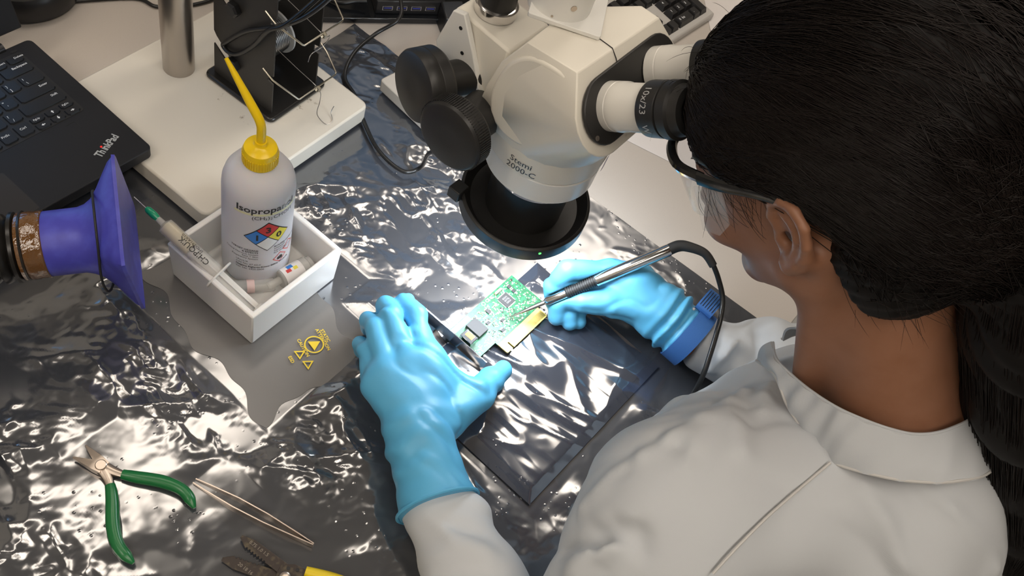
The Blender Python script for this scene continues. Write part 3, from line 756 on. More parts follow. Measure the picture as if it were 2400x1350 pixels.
at(syr, 'flux_paste', MB().lathe([(0.002, 0.011), (0.0074, 0.015), (0.0074, 0.047), (0.002, 0.048)], S0, sdv, 24), M_flux)
at(syr, 'needle_hub', MB().lathe([(0.0032, 0.003), (0.0040, -0.002), (0.0036, -0.010), (0.0018, -0.0125)], S0, sdv, 18), M_green)
at(syr, 'needle', MB().cyl(sx_(-0.012), sx_(-0.028), 0.0005, n=8), M_needle)
Rf = frame(sdv, (1, 0, 0.2))
at(syr, 'finger_flange', MB().prism(stadium((-0.008, 0), (0.008, 0), 0.0095, 8), 0.0022, sx_(0.083), Rf), M_natural, bevel=0.0005)
mb = MB()
for r_ in (Rf, Rf @ Matrix.Rotation(math.pi / 2, 3, 'Z')):
    mb.box(sx_(0.093), (0.011, 0.0016, 0.084), r_)
at(syr, 'plunger_rod', mb, M_natural, kind='stuff')
at(syr, 'plunger_tip', MB().lathe([(0.0072, 0.049), (0.0074, 0.056), (0.005, 0.057)], S0, sdv, 20), M_natural)
at(syr, 'thumb_plate', MB().lathe([(0.009, 0.1345), (0.0092, 0.137)], S0, sdv, 24), M_natural)
mb = MB()
def stext(s_, size, t, ang, bold):
    vs, fs = text2d(s_, size, bold, 'LEFT'); R = frame(sdv, (CR.x, CR.y, CR.z)); rr = 0.0089
    up = (-CF - sdv * (-CF).dot(sdv)).normalized(); sid = sdv.cross(up)
    mb.add([S0 + sdv * (t - a) + up * (rr * math.cos(b / rr + ang)) + sid * (rr * math.sin(b / rr + ang)) for a, b in vs], fs)
stext('CHIPQUIK', 0.0082, 0.070, -0.60, 0.012); stext('SMD291AX10', 0.0046, 0.058, -1.05, 0.0)
at(syr, 'barrel_print', mb.mesh('barrel_print', 0), M_ink, kind='stuff')

# ------------------------------------------------------------------ little vial and a pen-like tube lying in the tray
M_paper = mat('white_label', (0.78, 0.76, 0.75), 0.55)
VZ = 0.0200
v0 = Vector((-0.2010, 0.1660, VZ)); vd = Vector((1.0, -0.15, 0)).normalized()
vial = thing('flux_vial', 'small clear vial with a white label lying inside the tray', 'vial')
at(vial, 'glass', MB().lathe([(0.0098, 0.0), (0.0112, 0.001), (0.0112, 0.034), (0.0095, 0.036), (0.0095, 0.040)], v0 - vd * 0.004, vd, 28), M_clear)
at(vial, 'paper_label', MB().lathe([(0.01135, 0.0), (0.01135, 0.024)], v0 - vd * 0.001, vd, 28, caps=False), M_paper)
at(vial, 'neck', MB().lathe([(0.0046, 0), (0.0046, -0.014), (0.0030, -0.016)], v0 - vd * 0.004, vd, 16), M_clear)
Rv = frame(vd, (CR.x, CR.y, CR.z))
def vpatch(name, c, a0, a1, t0, t1, rr=0.01142):
    mb = MB(); up = (Vector((0, 0, 1)) - vd * vd.z).normalized(); sid = up.cross(vd); vs = []
    for k in range(7):
        a = a0 + (a1 - a0) * k / 6
        for t in (t0, t1): vs.append(v0 + vd * t + up * (rr * math.cos(a)) + sid * (rr * math.sin(a)))
    mb.add(vs, [(2 * k, 2 * k + 1, 2 * k + 3, 2 * k + 2) for k in range(6)]); at(vial, name, mb, c)
vpatch('label_mark', MATS['print_red_field'], -0.25, 0.1, 0.003, 0.009); vpatch('label_mark', MATS['print_blue_field'], 0.1, 0.55, 0.006, 0.013); vpatch('label_mark', MATS['print_yellow_field'], -0.25, 0.1, 0.012, 0.017)
t0 = Vector((-0.2520, 0.1990, 0.0155)); td_ = Vector((0.8, -0.6, 0)).normalized()
tub = thing('solder_mask_tube', 'clear plastic tube with a red warning mark lying under the syringe', 'tube')
at(tub, 'tube_body', MB().lathe([(0.003, -0.012), (0.0035, -0.004), (0.0072, 0.0), (0.0075, 0.004), (0.0075, 0.050), (0.006, 0.052)], t0, td_, 24), M_clear)
at(tub, 'tube_cap', MB().lathe([(0.0036, -0.022), (0.0042, -0.012), (0.0042, -0.003)], t0, td_, 16), M_green)
at(tub, 'red_mark', MB().lathe([(0.00765, 0.022), (0.00765, 0.030)], t0, td_, 24, caps=False), mat('pink_label', (0.75, 0.55, 0.52), 0.5))

# ------------------------------------------------------------------ fume extraction hose with a blue nozzle
M_blue = mat('blue_print', (0.055, 0.055, 0.42), 0.42, var=((0.075, 0.085, 0.52), 60, 0.45, 0.7), bump=(700, 0.05, 0.0005))
M_hose = mat('black_hose', (0.012, 0.011, 0.010), 0.30)
M_kapton = mat('amber_tape', (0.13, 0.052, 0.008), 0.10, ior=2.0, bump=(90, 0.7, 0.003))
NC = Vector((-0.3232, 0.2463, 0.1254))
na = Vector((0.81, -0.579, 0.098)).normalized(); e1 = Vector((0.259, 0.501, 0.826)); e1 = (e1 - na * e1.dot(na)).normalized(); e2 = na.cross(e1)
noz = thing('fume_nozzle', 'blue square flared fume extraction nozzle on a black ribbed hose', 'extractor')
prof = [(0.0, 0.080, 1.0), (0.003, 0.0805, 1.0), (0.0032, 0.078, 1.0), (0.0075, 0.0735, 0.97), (0.014, 0.062, 0.8), (0.021, 0.049, 0.5), (0.028, 0.0385, 0.22), (0.035, 0.0330, 0.06), (0.042, 0.0305, 0.0), (0.073, 0.0300, 0.0)]
mb = MB(); n = 64; vs = []; fs = []
for (s_, r_, sq) in prof:
    for k in range(n):
        a = 2 * math.pi * k / n
        rs = r_ / (abs(math.cos(a)) + abs(math.sin(a))) * 1.0       # diamond with half diagonal r_
        rs = min(rs, r_ * 0.965)
        rr = rs * sq + r_ * (1 - sq) if sq else r_
        vs.append(NC - na * s_ + e1 * (rr * math.cos(a)) + e2 * (rr * math.sin(a)))
for i in range(len(prof) - 1):
    for k in range(n): fs.append((i * n + k, i * n + (k + 1) % n, (i + 1) * n + (k + 1) % n, (i + 1) * n + k))
fs.append(tuple(range(n)))
mb.add(vs, fs); at(noz, 'nozzle', mb, M_blue)
at(noz, 'tape_band', MB().lathe([(0.0304, 0.071), (0.0312, 0.072), (0.0308, 0.080), (0.0314, 0.081), (0.0312, 0.092), (0.0306, 0.093)], NC, -na, 40, caps=False), M_kapton)
hp = [NC - na * 0.086, NC - na * 0.16, NC - na * 0.22 + Vector((0, 0, -0.004)), NC - na * 0.30 + Vector((-0.01, 0.0, -0.02)), NC - na * 0.42 + Vector((-0.04, -0.0, -0.06)), Vector((-0.80, 0.52, 0.04)), Vector((-0.95, 0.56, 0.036))]
hp = catmull(hp, 22); hr = []
for k in range(len(hp)): hr.append(0.0285 + (0.0032 if k % 3 else -0.0016) + 0.001 * math.sin(k * 1.7))
at(noz, 'hose', MB().tube(hp, hr, 32), M_hose)
# black cord tied round the flare
cord = []
for k in range(25):
    a = -0.9 + 3.9 * k / 24
    rr = 0.047 + 0.004 * math.sin(3 * a)
    cord.append(NC - na * (0.0245 - 0.003 * math.sin(2 * a + 0.5)) + e1 * (rr * math.cos(a + 0.35)) + e2 * (rr * math.sin(a + 0.35)))
at(noz, 'tie_cord', MB().tube(cord, 0.0012, 7), M_rubber)

# ------------------------------------------------------------------ hand tools
M_toolsteel = mat('tool_steel', (0.55, 0.47, 0.40), 0.32, metal=1.0, bump=(400, 0.08, 0.0004))
M_grip = mat('green_grip', (0.012, 0.16, 0.045), 0.28, bump=(300, 0.05, 0.0004))
pl = thing('needle_nose_pliers', 'needle nose pliers with dark green dipped handles lying open', 'pliers')
pz = 0.0078
piv = Vector((-0.4622, 0.1265, pz))
def jaw(tip, side):
    tip = Vector(tip); d = (tip - piv).normalized(); w = Vector((-d.y, d.x, 0)) * side; L = (tip - piv).length
    pts = []
    for (t, a, b, h) in ((-0.10, -0.002, 0.007, 0.0045), (0.22, -0.003, 0.0062, 0.0045), (0.34, 0.0002, 0.0055, 0.0042), (1.0, 0.0004, 0.0018, 0.0014)):
        for q_ in (a, b):
            for z_ in (-h, h): pts.append(piv + d * (L * t) + w * q_ + Vector((0, 0, z_)))
    return pts
j1 = Vector((-0.4728, 0.1515, pz)); j2 = Vector((-0.4600, 0.1532, pz))
at(pl, 'jaw', MB().hull(jaw(j1, 1)), M_toolsteel, bevel=0.0006); at(pl, 'jaw', MB().hull(jaw(j2, -1)), M_toolsteel, bevel=0.0006)
at(pl, 'pivot', MB().lathe([(0.0052, -0.0050), (0.0052, 0.0050), (0.0045, 0.0056)], piv, (0, 0, 1), 24), M_toolsteel)
h1 = [piv + Vector((0.002, -0.003, 0)), Vector((-0.4555, 0.1110, pz)), Vector((-0.4480, 0.0985, pz)), Vector((-0.4330, 0.0760, pz)), Vector((-0.4265, 0.0565, pz)), Vector((-0.4305, 0.0375, pz))]
h2 = [piv + Vector((-0.001, -0.003, 0)), Vector((-0.4665, 0.1105, pz)), Vector((-0.4745, 0.0960, pz)), Vector((-0.4905, 0.0740, pz)), Vector((-0.4985, 0.0560, pz)), Vector((-0.4995, 0.0355, pz))]
for h in (h1, h2):
    c = catmull(h, 8); a = c[:12]; g = c[10:]
    at(pl, 'tang', MB().tube(a, lerp_list([0.0056, 0.0046, 0.0036], len(a)), 10, flat=0.75), M_toolsteel)
    at(pl, 'handle_grip', MB().tube(g, lerp_list([0.0046, 0.0054, 0.0060, 0.0062, 0.0060, 0.0057, 0.0054, 0.0014], len(g)), 14), M_grip)
tw = thing('tweezers', 'slim steel tweezers lying open beside the green pliers', 'tweezers')
ta = Vector((-0.4125, 0.0590, 0.0046)); tb = Vector((-0.3795, -0.0655, 0.0060))
dt = (tb - ta).normalized(); wn = Vector((-dt.y, dt.x, 0))
for sgn in (-1, 1):
    pts = []
    for t, off, wv in ((0.0, 0.0022, 0.0012), (0.12, 0.0034, 0.0020), (0.35, 0.0050, 0.0034), (0.6, 0.0045, 0.0042), (0.85, 0.0022, 0.0045), (1.0, 0.0006, 0.0045)):
        c = ta.lerp(tb, t) + wn * (off * sgn)
        pts.append((c, wv))
    mb = MB(); vs = []; fs = []
    for c, wv in pts:
        for dz, dw in ((-wv, -0.0005), (-wv, 0.0005), (wv, 0.0005), (wv, -0.0005)): vs.append(c + Vector((0, 0, dz)) + wn * dw)
    for i in range(len(pts) - 1):
        for k in range(4): fs.append((i * 4 + k, i * 4 + (k + 1) % 4, i * 4 + 4 + (k + 1) % 4, i * 4 + 4 + k))
    fs += [(3, 2, 1, 0), (len(vs) - 4, len(vs) - 3, len(vs) - 2, len(vs) - 1)]
    mb.add(vs, fs); at(tw, 'arm', mb, M_toolsteel)

M_dark = mat('dark_tool_steel', (0.050, 0.040, 0.035), 0.40, metal=0.6, var=((0.11, 0.09, 0.06), 150, 0.5, 0.7))
M_ygrip = mat('yellow_grip', (0.80, 0.60, 0.01), 0.4)
ws = thing('wire_stripper', 'dark steel wire stripper with toothed jaws and yellow handles', 'wire stripper')
sp_ = Vector((-0.4210, -0.0665, 0.0042))
def plate2(name, pts, z0, z1, m=M_dark):
    # orient counter-clockwise
    A = sum(pts[i][0] * pts[(i + 1) % len(pts)][1] - pts[(i + 1) % len(pts)][0] * pts[i][1] for i in range(len(pts)))
    if A < 0: pts = pts[::-1]
    return at(ws, name, MB().prism(pts, z1 - z0, (0, 0, z0)).mesh(name, 0), m, bevel=0.0003)
def poly_arm(tip, base, w0, w1, inner, teeth):
    """flat jaw from base to tip; inner = side with notches"""
    b = Vector((*base, 0)); t = Vector((*tip, 0)); d = (t - b).normalized(); nrm = Vector((-d.y, d.x, 0)) * inner; L = (t - b).length
    out = [b - nrm * w0, b.lerp(t, 0.75) - nrm * w1, t - nrm * 0.002, t + nrm * 0.001]
    n_ = teeth; s0, s1 = 0.82, 0.36
    out.append(b.lerp(t, 0.88) + nrm * (w1 * 0.75))
    for k in range(n_):
        a = s0 + (s1 - s0) * k / n_; st = (s1 - s0) / n_
        out += [b.lerp(t, a) + nrm * w1 * 0.95, b.lerp(t, a + st * 0.30) + nrm * w1 * 0.95, b.lerp(t, a + st * 0.38) + nrm * (w1 * 0.95 - 0.0013), b.lerp(t, a + st * 0.72) + nrm * (w1 * 0.95 - 0.0013), b.lerp(t, a + st * 0.8) + nrm * w1 * 0.95]
    out += [b.lerp(t, 0.3) + nrm * w1 * 0.9, b + nrm * w0 * 0.8]
    return [(p.x, p.y) for p in out]
plate2('jaw', poly_arm((-0.4440, -0.0150), (-0.4225, -0.0620), 0.0070, 0.0058, -1, 6), 0.0026, 0.0050)
plate2('jaw', poly_arm((-0.4195, -0.0125), (-0.4140, -0.0640), 0.0064, 0.0055, 1, 7), 0.0052, 0.0076)
hb = [(-0.4235, -0.0615), (-0.4120, -0.0575), (-0.4035, -0.0665), (-0.3990, -0.0800), (-0.4080, -0.0850), (-0.4200, -0.0745)]
plate2('pivot_plate', hb, 0.0052, 0.0078)
at(ws, 'pivot_screw', MB().lathe([(0.0052, 0.0), (0.0052, 0.0016), (0.004, 0.0024)], (-0.4185, -0.0690, 0.0078), (0, 0, 1), 20), M_toolsteel)
for c in ((-0.4105, -0.0650), (-0.4058, -0.0720)):
    at(ws, 'screw_hole', MB().lathe([(0.0018, 0), (0.0018, 0.0003), (0.0009, 0.0003)], (*c, 0.0079), (0, 0, 1), 14), M_recess)
mb = MB()
for s_, o_ in (('0.75 1.0 1.5', (-0.4188, -0.022, 0.0077)), ('20 18 16', (-0.4388, -0.029, 0.0051))):
    text_on(mb, s_, 0.0046, o_, (0.12, -1, 0), (1, 0.12, 0), 0.01)
at(ws, 'size_marks', mb.mesh('size_marks', 0), mat('worn_mark', (0.22, 0.19, 0.15), 0.5), kind='stuff')
for off, e in ((0.0, (-0.372, -0.160)), (1.0, (-0.416, -0.172))):
    s0 = Vector((-0.4015 - 0.011 * off, -0.078 - 0.004 * off, 0.0066)); e_ = Vector((*e, 0.0066)); c = catmull([s0, s0.lerp(e_, 0.35) + Vector((0.004 * (1 - 2 * off), 0, 0)), s0.lerp(e_, 0.7) + Vector((0.004 * (1 - 2 * off), 0, 0)), e_], 6)
    at(ws, 'handle_grip', MB().tube(c, lerp_list([0.0048, 0.0062, 0.0064, 0.006, 0.005], len(c)), 14), M_ygrip)
# ------------------------------------------------------------------ things at the back of the bench
M_gloss = mat('gloss_black', (0.010, 0.011, 0.013), 0.12)
M_mon = mat('monitor_screen', (0.01, 0.01, 0.012), 0.25, emit=((0.22, 0.55, 1.0), SCREEN_POWER * 0.15))
A36 = math.radians(-35.5)
mon = thing('monitor', 'computer monitor on a glossy black slab base behind the solder reel holder', 'monitor', (0.2085, 0.3905, 0), A36)
link('base_slab', MB().prism(rrect(0.285, 0.17, 0.006, 4, 0.02, 0.087), 0.009, (0, 0, 0.001)).mesh(), M_gloss, mon, bevel=0.001)
link('neck', MB().box((0.02, 0.15, 0.13), (0.07, 0.02, 0.25)), M_blkplastic, mon, bevel=0.004)
link('housing', MB().box((0.02, 0.125, 0.33), (0.54, 0.03, 0.33)), M_blkplastic, mon, bevel=0.004)
link('screen', MB().box((0.02, 0.1095, 0.335), (0.51, 0.002, 0.29)), M_mon, mon)
hub = thing('usb_hub', 'black four port hub standing on the monitor base', 'hub', (0.2085, 0.3905, 0.010), A36)
link('hub_case', MB().box((0.030, 0.037, 0.0115), (0.098, 0.052, 0.023)), M_blkplastic, hub, bevel=0.0015)
M_port = mat('port_metal', (0.55, 0.55, 0.60), 0.3, metal=1.0); M_tongue = mat('port_tongue', (0.05, 0.06, 0.35), 0.4)
for k in range(4):
    x = -0.003 + k * 0.0205
    p = link('port', MB().box((x, 0.0103, 0.0115), (0.0145, 0.0012, 0.0068)), M_port, hub)
    link('port_opening', MB().box((x, 0.0095, 0.0115), (0.0125, 0.0008, 0.0050)), M_recess, p)
    link('port_tongue', MB().box((x, 0.0092, 0.0125), (0.0105, 0.0008, 0.0016)), M_tongue, p)
M_cable = mat('black_cable', (0.010, 0.010, 0.010), 0.32)
def cable(name, label, pts, r=0.0028, cat='cable'):
    o = link(name, MB().tube(catmull(pts, 10), r, 12), M_cable); return tag(o, label, cat)
cable('hub_cable', 'thick black cable plugged into the side of the four port hub', [(0.1975, 0.4265, 0.022), (0.186, 0.437, 0.020), (0.168, 0.452, 0.016), (0.160, 0.49, 0.014), (0.17, 0.54, 0.008), (0.20, 0.60, 0.004)], 0.0034)
cable('ring_lamp_cable', 'thin black cable curling across the film beside the cream plate', [(0.245, 0.47, 0.15), (0.222, 0.415, 0.085), (0.2018, 0.3734, 0.058), (0.1843, 0.3589, 0.046), (0.1553, 0.3709, 0.026), (0.1141, 0.3686, 0.016), (0.0795, 0.350, 0.0095), (0.066, 0.318, 0.0085), (0.046, 0.285, 0.0085), (0.023, 0.235, 0.0085), (0.022, 0.192, 0.0090), (0.038, 0.178, 0.018), (0.012, 0.155, 0.085), (-0.030, 0.098, 0.165), (-0.030, 0.068, 0.18)], 0.0026)
cable('iron_station_cable', 'black cable looped through the solder reel holder slots', [(-0.030, 0.24, 0.33), (-0.052, 0.275, 0.255), (-0.063, 0.3017, 0.213), (-0.066, 0.3342, 0.180), (-0.066, 0.3757, 0.143), (-0.066, 0.406, 0.105), (-0.066, 0.414, 0.093), (-0.067, 0.402, 0.091), (-0.067, 0.385, 0.103), (-0.067, 0.3619, 0.134), (-0.069, 0.340, 0.172), (-0.066, 0.315, 0.20), (-0.05, 0.28, 0.262), (-0.02, 0.24, 0.345)], 0.0027)
cable('power_lead', 'black lead running along the bench behind the steel pole', [(-0.12, 0.66, 0.003), (-0.0382, 0.6163, 0.003), (-0.0226, 0.5864, 0.003), (0.0174, 0.5645, 0.003), (0.06, 0.56, 0.003), (0.12, 0.58, 0.003)], 0.0025)
clip = thing('adapter_plug', 'black blocky power adapter lying in front of the hub', 'adapter', (0.272, 0.3335, 0.0005), math.radians(-32))
link('adapter_body', MB().hull([(-0.014, -0.012, 0), (0.022, -0.012, 0), (-0.012, -0.009, 0.030), (0.02, -0.009, 0.030), (-0.014, 0.02, 0), (0.022, 0.02, 0), (-0.012, 0.02, 0.036), (0.02, 0.02, 0.036)]), M_blkplastic, clip, bevel=0.002)
# keyboard
M_kcase = mat('keyboard_case', (0.52, 0.50, 0.47), 0.45); M_kcap = mat('keyboard_key', (0.018, 0.017, 0.017), 0.4)
kb = thing('keyboard', 'pale grey desktop keyboard with black keys behind the microscope', 'keyboard', (0.222, 0.128, 0), math.radians(-4.0))
link('case', MB().hull([(0, 0, 0), (0.44, 0, 0), (0.44, 0.155, 0), (0, 0.155, 0), (0, 0, 0.012), (0.44, 0, 0.012), (0.44, 0.155, 0.024), (0, 0.155, 0.024)]), M_kcase, kb, bevel=0.003)
slope = math.atan2(0.012, 0.155)
_kc = {}
def kcap(x, y, w, h):
    if (w, h) not in _kc:
        a, b = w / 2 - 0.0006, h / 2 - 0.0006; c, d = a - 0.0026, b - 0.0024
        vs = [(-a, -b, 0), (a, -b, 0), (a, b, 0), (-a, b, 0), (-c, -d + 0.0006, 0.0085), (c, -d + 0.0006, 0.0085), (c, d + 0.0006, 0.0085), (-c, d + 0.0006, 0.0085)]
        _kc[(w, h)] = MB().add(vs, [(4, 5, 6, 7), (0, 1, 5, 4), (1, 2, 6, 5), (2, 3, 7, 6), (3, 0, 4, 7)]).mesh('key', 0)
    o = link('key', _kc[(w, h)], M_kcap, kb); o.location = (x, y, 0.0122 + y * 0.0774); o.rotation_euler = (slope, 0, 0); return o
U = 0.019
for r_ in range(6):
    y = 0.019 + r_ * U + (0.006 if r_ == 5 else 0)
    for c in range(22):
        x = 0.0125 + c * U + (0.003 if c >= 15 else 0) + (0.003 if c >= 18 else 0)
        if c in (15, 16, 17) and r_ in (2,): continue
        if c in (15, 17) and r_ == 1: continue
        if r_ == 0 and c >= 18:
            if c == 18: kcap(x + U / 2, y, 2 * U, U)
            elif c == 20: kcap(x, y, U, U)
            elif c == 21: kcap(x, y + U / 2, U, 2 * U)
            continue
        if r_ == 1 and c == 21: continue
        if r_ == 0 and 3 <= c <= 9:
            if c == 3: kcap(x + 3 * U, y, 7 * U, U)
            continue
        kcap(x, y, U, U)
mb = MB()
def ktext(s_, c, r_, dx=-0.005, dy=-0.002, sz=0.0062):
    x = 0.0125 + c * U + (0.003 if c >= 15 else 0) + (0.003 if c >= 18 else 0); y = 0.019 + r_ * U
    text_on(mb, s_, sz, (x + dx, y + dy, 0.0122 + 0.0090 + y * 0.0774), (1, 0, 0), (0, 1, slope), 0.02)
for s_, c, r_ in (('0', 18, 0), ('Ins', 18.35, 0), ('.', 20, 0), ('1', 18, 1), ('2', 19, 1), ('3', 20, 1), ('4', 18, 2), ('5', 19, 2), ('6', 20, 2), ('7', 18, 3), ('8', 19, 3), ('9', 20, 3)): ktext(s_, c, r_)
link('key_legend', mb.mesh('key_legend', 0), M_keyprint, kb, kind='stuff')
# flat pale slab behind the focus knob
M_slab = mat('pale_plastic', (0.58, 0.55, 0.50), 0.4)
fl = thing('document_tray', 'flat pale grey tray with a dark sunken centre behind the focus knob', 'tray', (0.088, 0.165, 0), math.radians(-5))
link('tray_rim', MB().prism(rrect(0.115, 0.145, 0.004, 3, 0.058, 0.0725), 0.018, (0, 0, 0.0065)).mesh(), M_slab, fl, bevel=0.0015)
link('tray_centre', MB().prism(rrect(0.085, 0.112, 0.003, 3, 0.062, 0.068), 0.0008, (0, 0, 0.0244)).mesh(), M_blkplastic, fl)
for k in range(4): link('tray_foot', MB().lathe([(0.006, 0), (0.006, 0.0066)], (0.015 if k % 2 else 0.10, 0.015 if k < 2 else 0.13, 0), (0, 0, 1), 12), M_rubber, fl)
# papers
M_sheet = mat('paper', (0.75, 0.71, 0.69), 0.7)
def paper(cx, cy, ang, label, w=0.21, l=0.297, z=0.0006):
    o = link('paper_sheet', MB().box((0, 0, 0.00015), (w, l, 0.0003)), M_sheet); o.location = (cx, cy, z); o.rotation_euler = (0, 0, ang); return tag(o, label, 'paper')
paper(0.458, -0.075, math.radians(16), 'white paper sheet on the bench beneath the eyepieces')
paper(0.80, 0.03, math.radians(40), 'white paper sheet to the right of the keyboard')
rw = link('red_wire', MB().tube(catmull([(0.49, 0.055, 0.003), (0.53, 0.07, 0.004), (0.57, 0.06, 0.003), (0.60, 0.055, 0.003)], 8), 0.0012, 8), mat('red_insulation', (0.6, 0.02, 0.03), 0.4)); tag(rw, 'short red wire lying on the white paper behind the eyepieces', 'wire')

# ------------------------------------------------------------------ network card under the microscope
def pcb_extra(m, nt, b, tc):
    v = nt.nodes.new('ShaderNodeTexVoronoi'); v.inputs['Scale'].default_value = 420; v.distance = 'CHEBYCHEV'
    rp = nt.nodes.new('ShaderNodeValToRGB'); rp.color_ramp.interpolation = 'CONSTANT'
    rp.color_ramp.elements[0].color = (0.01, 0.12, 0.05, 1); rp.color_ramp.elements[1].position = 0.62; rp.color_ramp.elements[1].color = (0.02, 0.20, 0.09, 1)
    sp = nt.nodes.new('ShaderNodeSeparateColor')
    nt.links.new(tc.outputs['Object'], v.inputs['Vector']); nt.links.new(v.outputs['Color'], sp.inputs['Color']); nt.links.new(sp.outputs['Red'], rp.inputs['Fac']); nt.links.new(rp.outputs['Color'], b.inputs['Base Color'])
M_pcb = mat('green_solder_mask', (0.015, 0.16, 0.07), 0.3, extra=pcb_extra)
M_gold = mat('gold_contact', (0.85, 0.58, 0.20), 0.3, metal=1.0)
M_fr4 = mat('bare_laminate', (0.62, 0.50, 0.14), 0.4)
M_chip = mat('chip_epoxy', (0.035, 0.035, 0.037), 0.45)
M_tin = mat('tinned_lead', (0.75, 0.75, 0.74), 0.25, metal=1.0)
M_silk = mat('silkscreen', (0.80, 0.82, 0.80), 0.5)
M_bracket = mat('bright_bracket', (0.70, 0.70, 0.72), 0.12, metal=1.0)
CZ = 0.0095
card = thing('network_card', 'green PCI network card with gold edge contacts under the microscope', 'circuit board', (-0.114, 0.001, CZ), math.radians(-0.6))
link('board', MB().prism([(0, -0.0465), (0.033, -0.0465), (0.033, -0.0500), (0.119, -0.0500), (0.119, 0.0), (0, 0.0)], 0.0016).mesh('board', 0), M_pcb, card)
link('edge_tongue', MB().prism([(0.0335, -0.0635), (0.0345, -0.0648), (0.0435, -0.0648), (0.0437, -0.0560), (0.0455, -0.0560), (0.0457, -0.0648), (0.107, -0.0648), (0.108, -0.0635), (0.108, -0.0498), (0.0335, -0.0498)], 0.0016).mesh('edge_tongue', 0), M_fr4, card)
fm = MB().box((0, 0, 0), (0.0010, 0.0085, 0.00018)).mesh('gold_finger', 0)
for k in range(54):
    x = 0.0352 + k * 0.00134
    if 0.0430 < x < 0.0463: continue
    o = link('gold_finger', fm, M_gold, card); o.location = (x, -0.0590, 0.0017)
def chip(x, y, w, h, z, leads=(0, 0), name='chip', m=None):
    c = link(name, MB().box((x, y, 0.0016 + z / 2 + 0.0002), (w, h, z)), m or M_chip, card, bevel=0.0003)
    if leads[0] or leads[1]:
        mb = MB()
        for sgn in (-1, 1):
            for k in range(leads[0]): mb.box((x + (k - (leads[0] - 1) / 2) * (w * 0.9 / leads[0]), y + sgn * (h / 2 + 0.0006), 0.0021), (w * 0.45 / leads[0], 0.0014, 0.0006))
            for k in range(leads[1]): mb.box((x + sgn * (w / 2 + 0.0006), y + (k - (leads[1] - 1) / 2) * (h * 0.9 / leads[1]), 0.0021), (0.0014, h * 0.45 / leads[1], 0.0006))
        link('leads', mb.mesh('leads', 0), M_tin, c, kind='stuff')
    return c
main = chip(0.0865, -0.0185, 0.0150, 0.0150, 0.0014, (12, 12))
mb = MB()
for k in range(3): text_on(mb, ('82541', 'INTEL', 'GIGA')[k], 0.0032, (0.0825, -0.0165 - k * 0.0032, 0.0034), (1, 0, 0), (0, 1, 0), 0.01)
link('chip_print', mb.mesh('chip_print', 0), mat('chip_mark', (0.3, 0.3, 0.3), 0.5), main, kind='stuff')
chip(0.0295, -0.0205, 0.0160, 0.0205, 0.0058, (0, 10), 'transformer')
for x, y, w, h, n_ in ((0.058, -0.014, 0.0045, 0.0065, 4), (0.046, -0.024, 0.005, 0.004, 4), (0.062, -0.033, 0.005, 0.0035, 4), (0.052, -0.042, 0.0055, 0.004, 4), (0.1035, -0.0085, 0.005, 0.004, 4), (0.103, -0.016, 0.0045, 0.0045, 4)):
    chip(x, y, w, h, 0.0012, (n_, 0))
link('crystal', MB().prism(stadium((0.083, -0.0045), (0.092, -0.0045), 0.0018, 6), 0.003, (0, 0, 0.0016)).mesh(), mat('crystal_can', (0.75, 0.60, 0.42), 0.25, metal=1.0), card, bevel=0.0004)
# small passives: past counting at this size
r2 = random.Random(3); ms = {'tin': MB(), 'tan': MB(), 'silk': MB(), 'dark': MB()}
for k in range(520):
    x = r2.uniform(0.034, 0.116); y = r2.uniform(-0.0475, -0.0025)
    if abs(x - 0.0865) < 0.010 and abs(y + 0.0185) < 0.010: continue
    if y > -0.007 and x < 0.075: continue
    w, h = (0.0011, 0.0006) if r2.random() < 0.5 else (0.0006, 0.0011)
    kind = r2.choice(['tin', 'tin', 'tan', 'silk', 'silk', 'silk', 'dark'])
    if kind == 'silk': ms[kind].box((x, y, 0.00165), (w * 1.5, h * 1.5, 0.0001))
    else: ms[kind].box((x, y, 0.0019), (w * 1.3, h * 1.3, 0.0007))
for k in range(60):
    x = r2.uniform(0.004, 0.034); y = r2.choice([r2.uniform(-0.044, -0.034), r2.uniform(-0.0065, -0.001)])
    ms['silk'].box((x, y, 0.00165), (0.0014, 0.0008, 0.0001))
for k2, m_ in (('tin', M_tin), ('tan', mat('ceramic_capacitor', (0.50, 0.36, 0.20), 0.4)), ('silk', M_silk), ('dark', M_chip)):
    link({'tin': 'solder_pads', 'tan': 'capacitors', 'silk': 'silkscreen_marks', 'dark': 'resistors'}[k2], ms[k2].mesh('passives', 0), m_, card, kind='stuff')
mb = MB(); text_on(mb, 'CE', 0.0052, (0.066, -0.0055, 0.0017), (1, 0, 0), (0, 1, 0), 0.03); text_on(mb, 'FC', 0.0042, (0.0735, -0.0053, 0.0017), (1, 0, 0), (0, 1, 0), 0.03); text_on(mb, 'UL', 0.0042, (0.0795, -0.0125, 0.0017), (1, 0, 0), (0, 1, 0), 0.03)
ringmark(mb, (0.0620, -0.0036), 0.0025, 0.0007, 0.00175, 18)
link('approval_marks', mb.mesh('approval_marks', 0), M_silk, card, kind='stuff')
link('barcode_label', MB().box((0.020, -0.0045, 0.0018), (0.031, 0.0062, 0.0002)), M_paper, card)
for x, y in ((0.006, -0.042), (0.005, -0.006), (0.113, -0.004)):
    link('mounting_hole', MB().lathe([(0.0016, 0), (0.0016, 0.0002)], (x, y, 0.0016), (0, 0, 1), 14), M_recess, card)
jack = link('network_jack', MB().box((0.009, -0.024, 0.0082), (0.0125, 0.0165, 0.0132)), M_bracket, card, bevel=0.0006)
link('jack_spring', MB().box((0.0105, -0.024, 0.0150), (0.006, 0.010, 0.0006)), mat('copper_spring', (0.85, 0.42, 0.12), 0.2, metal=1.0), jack)
br = link('bracket', MB().box((-0.0008, -0.0045, 0.0050), (0.0009, 0.108, 0.0185)), M_bracket, card)
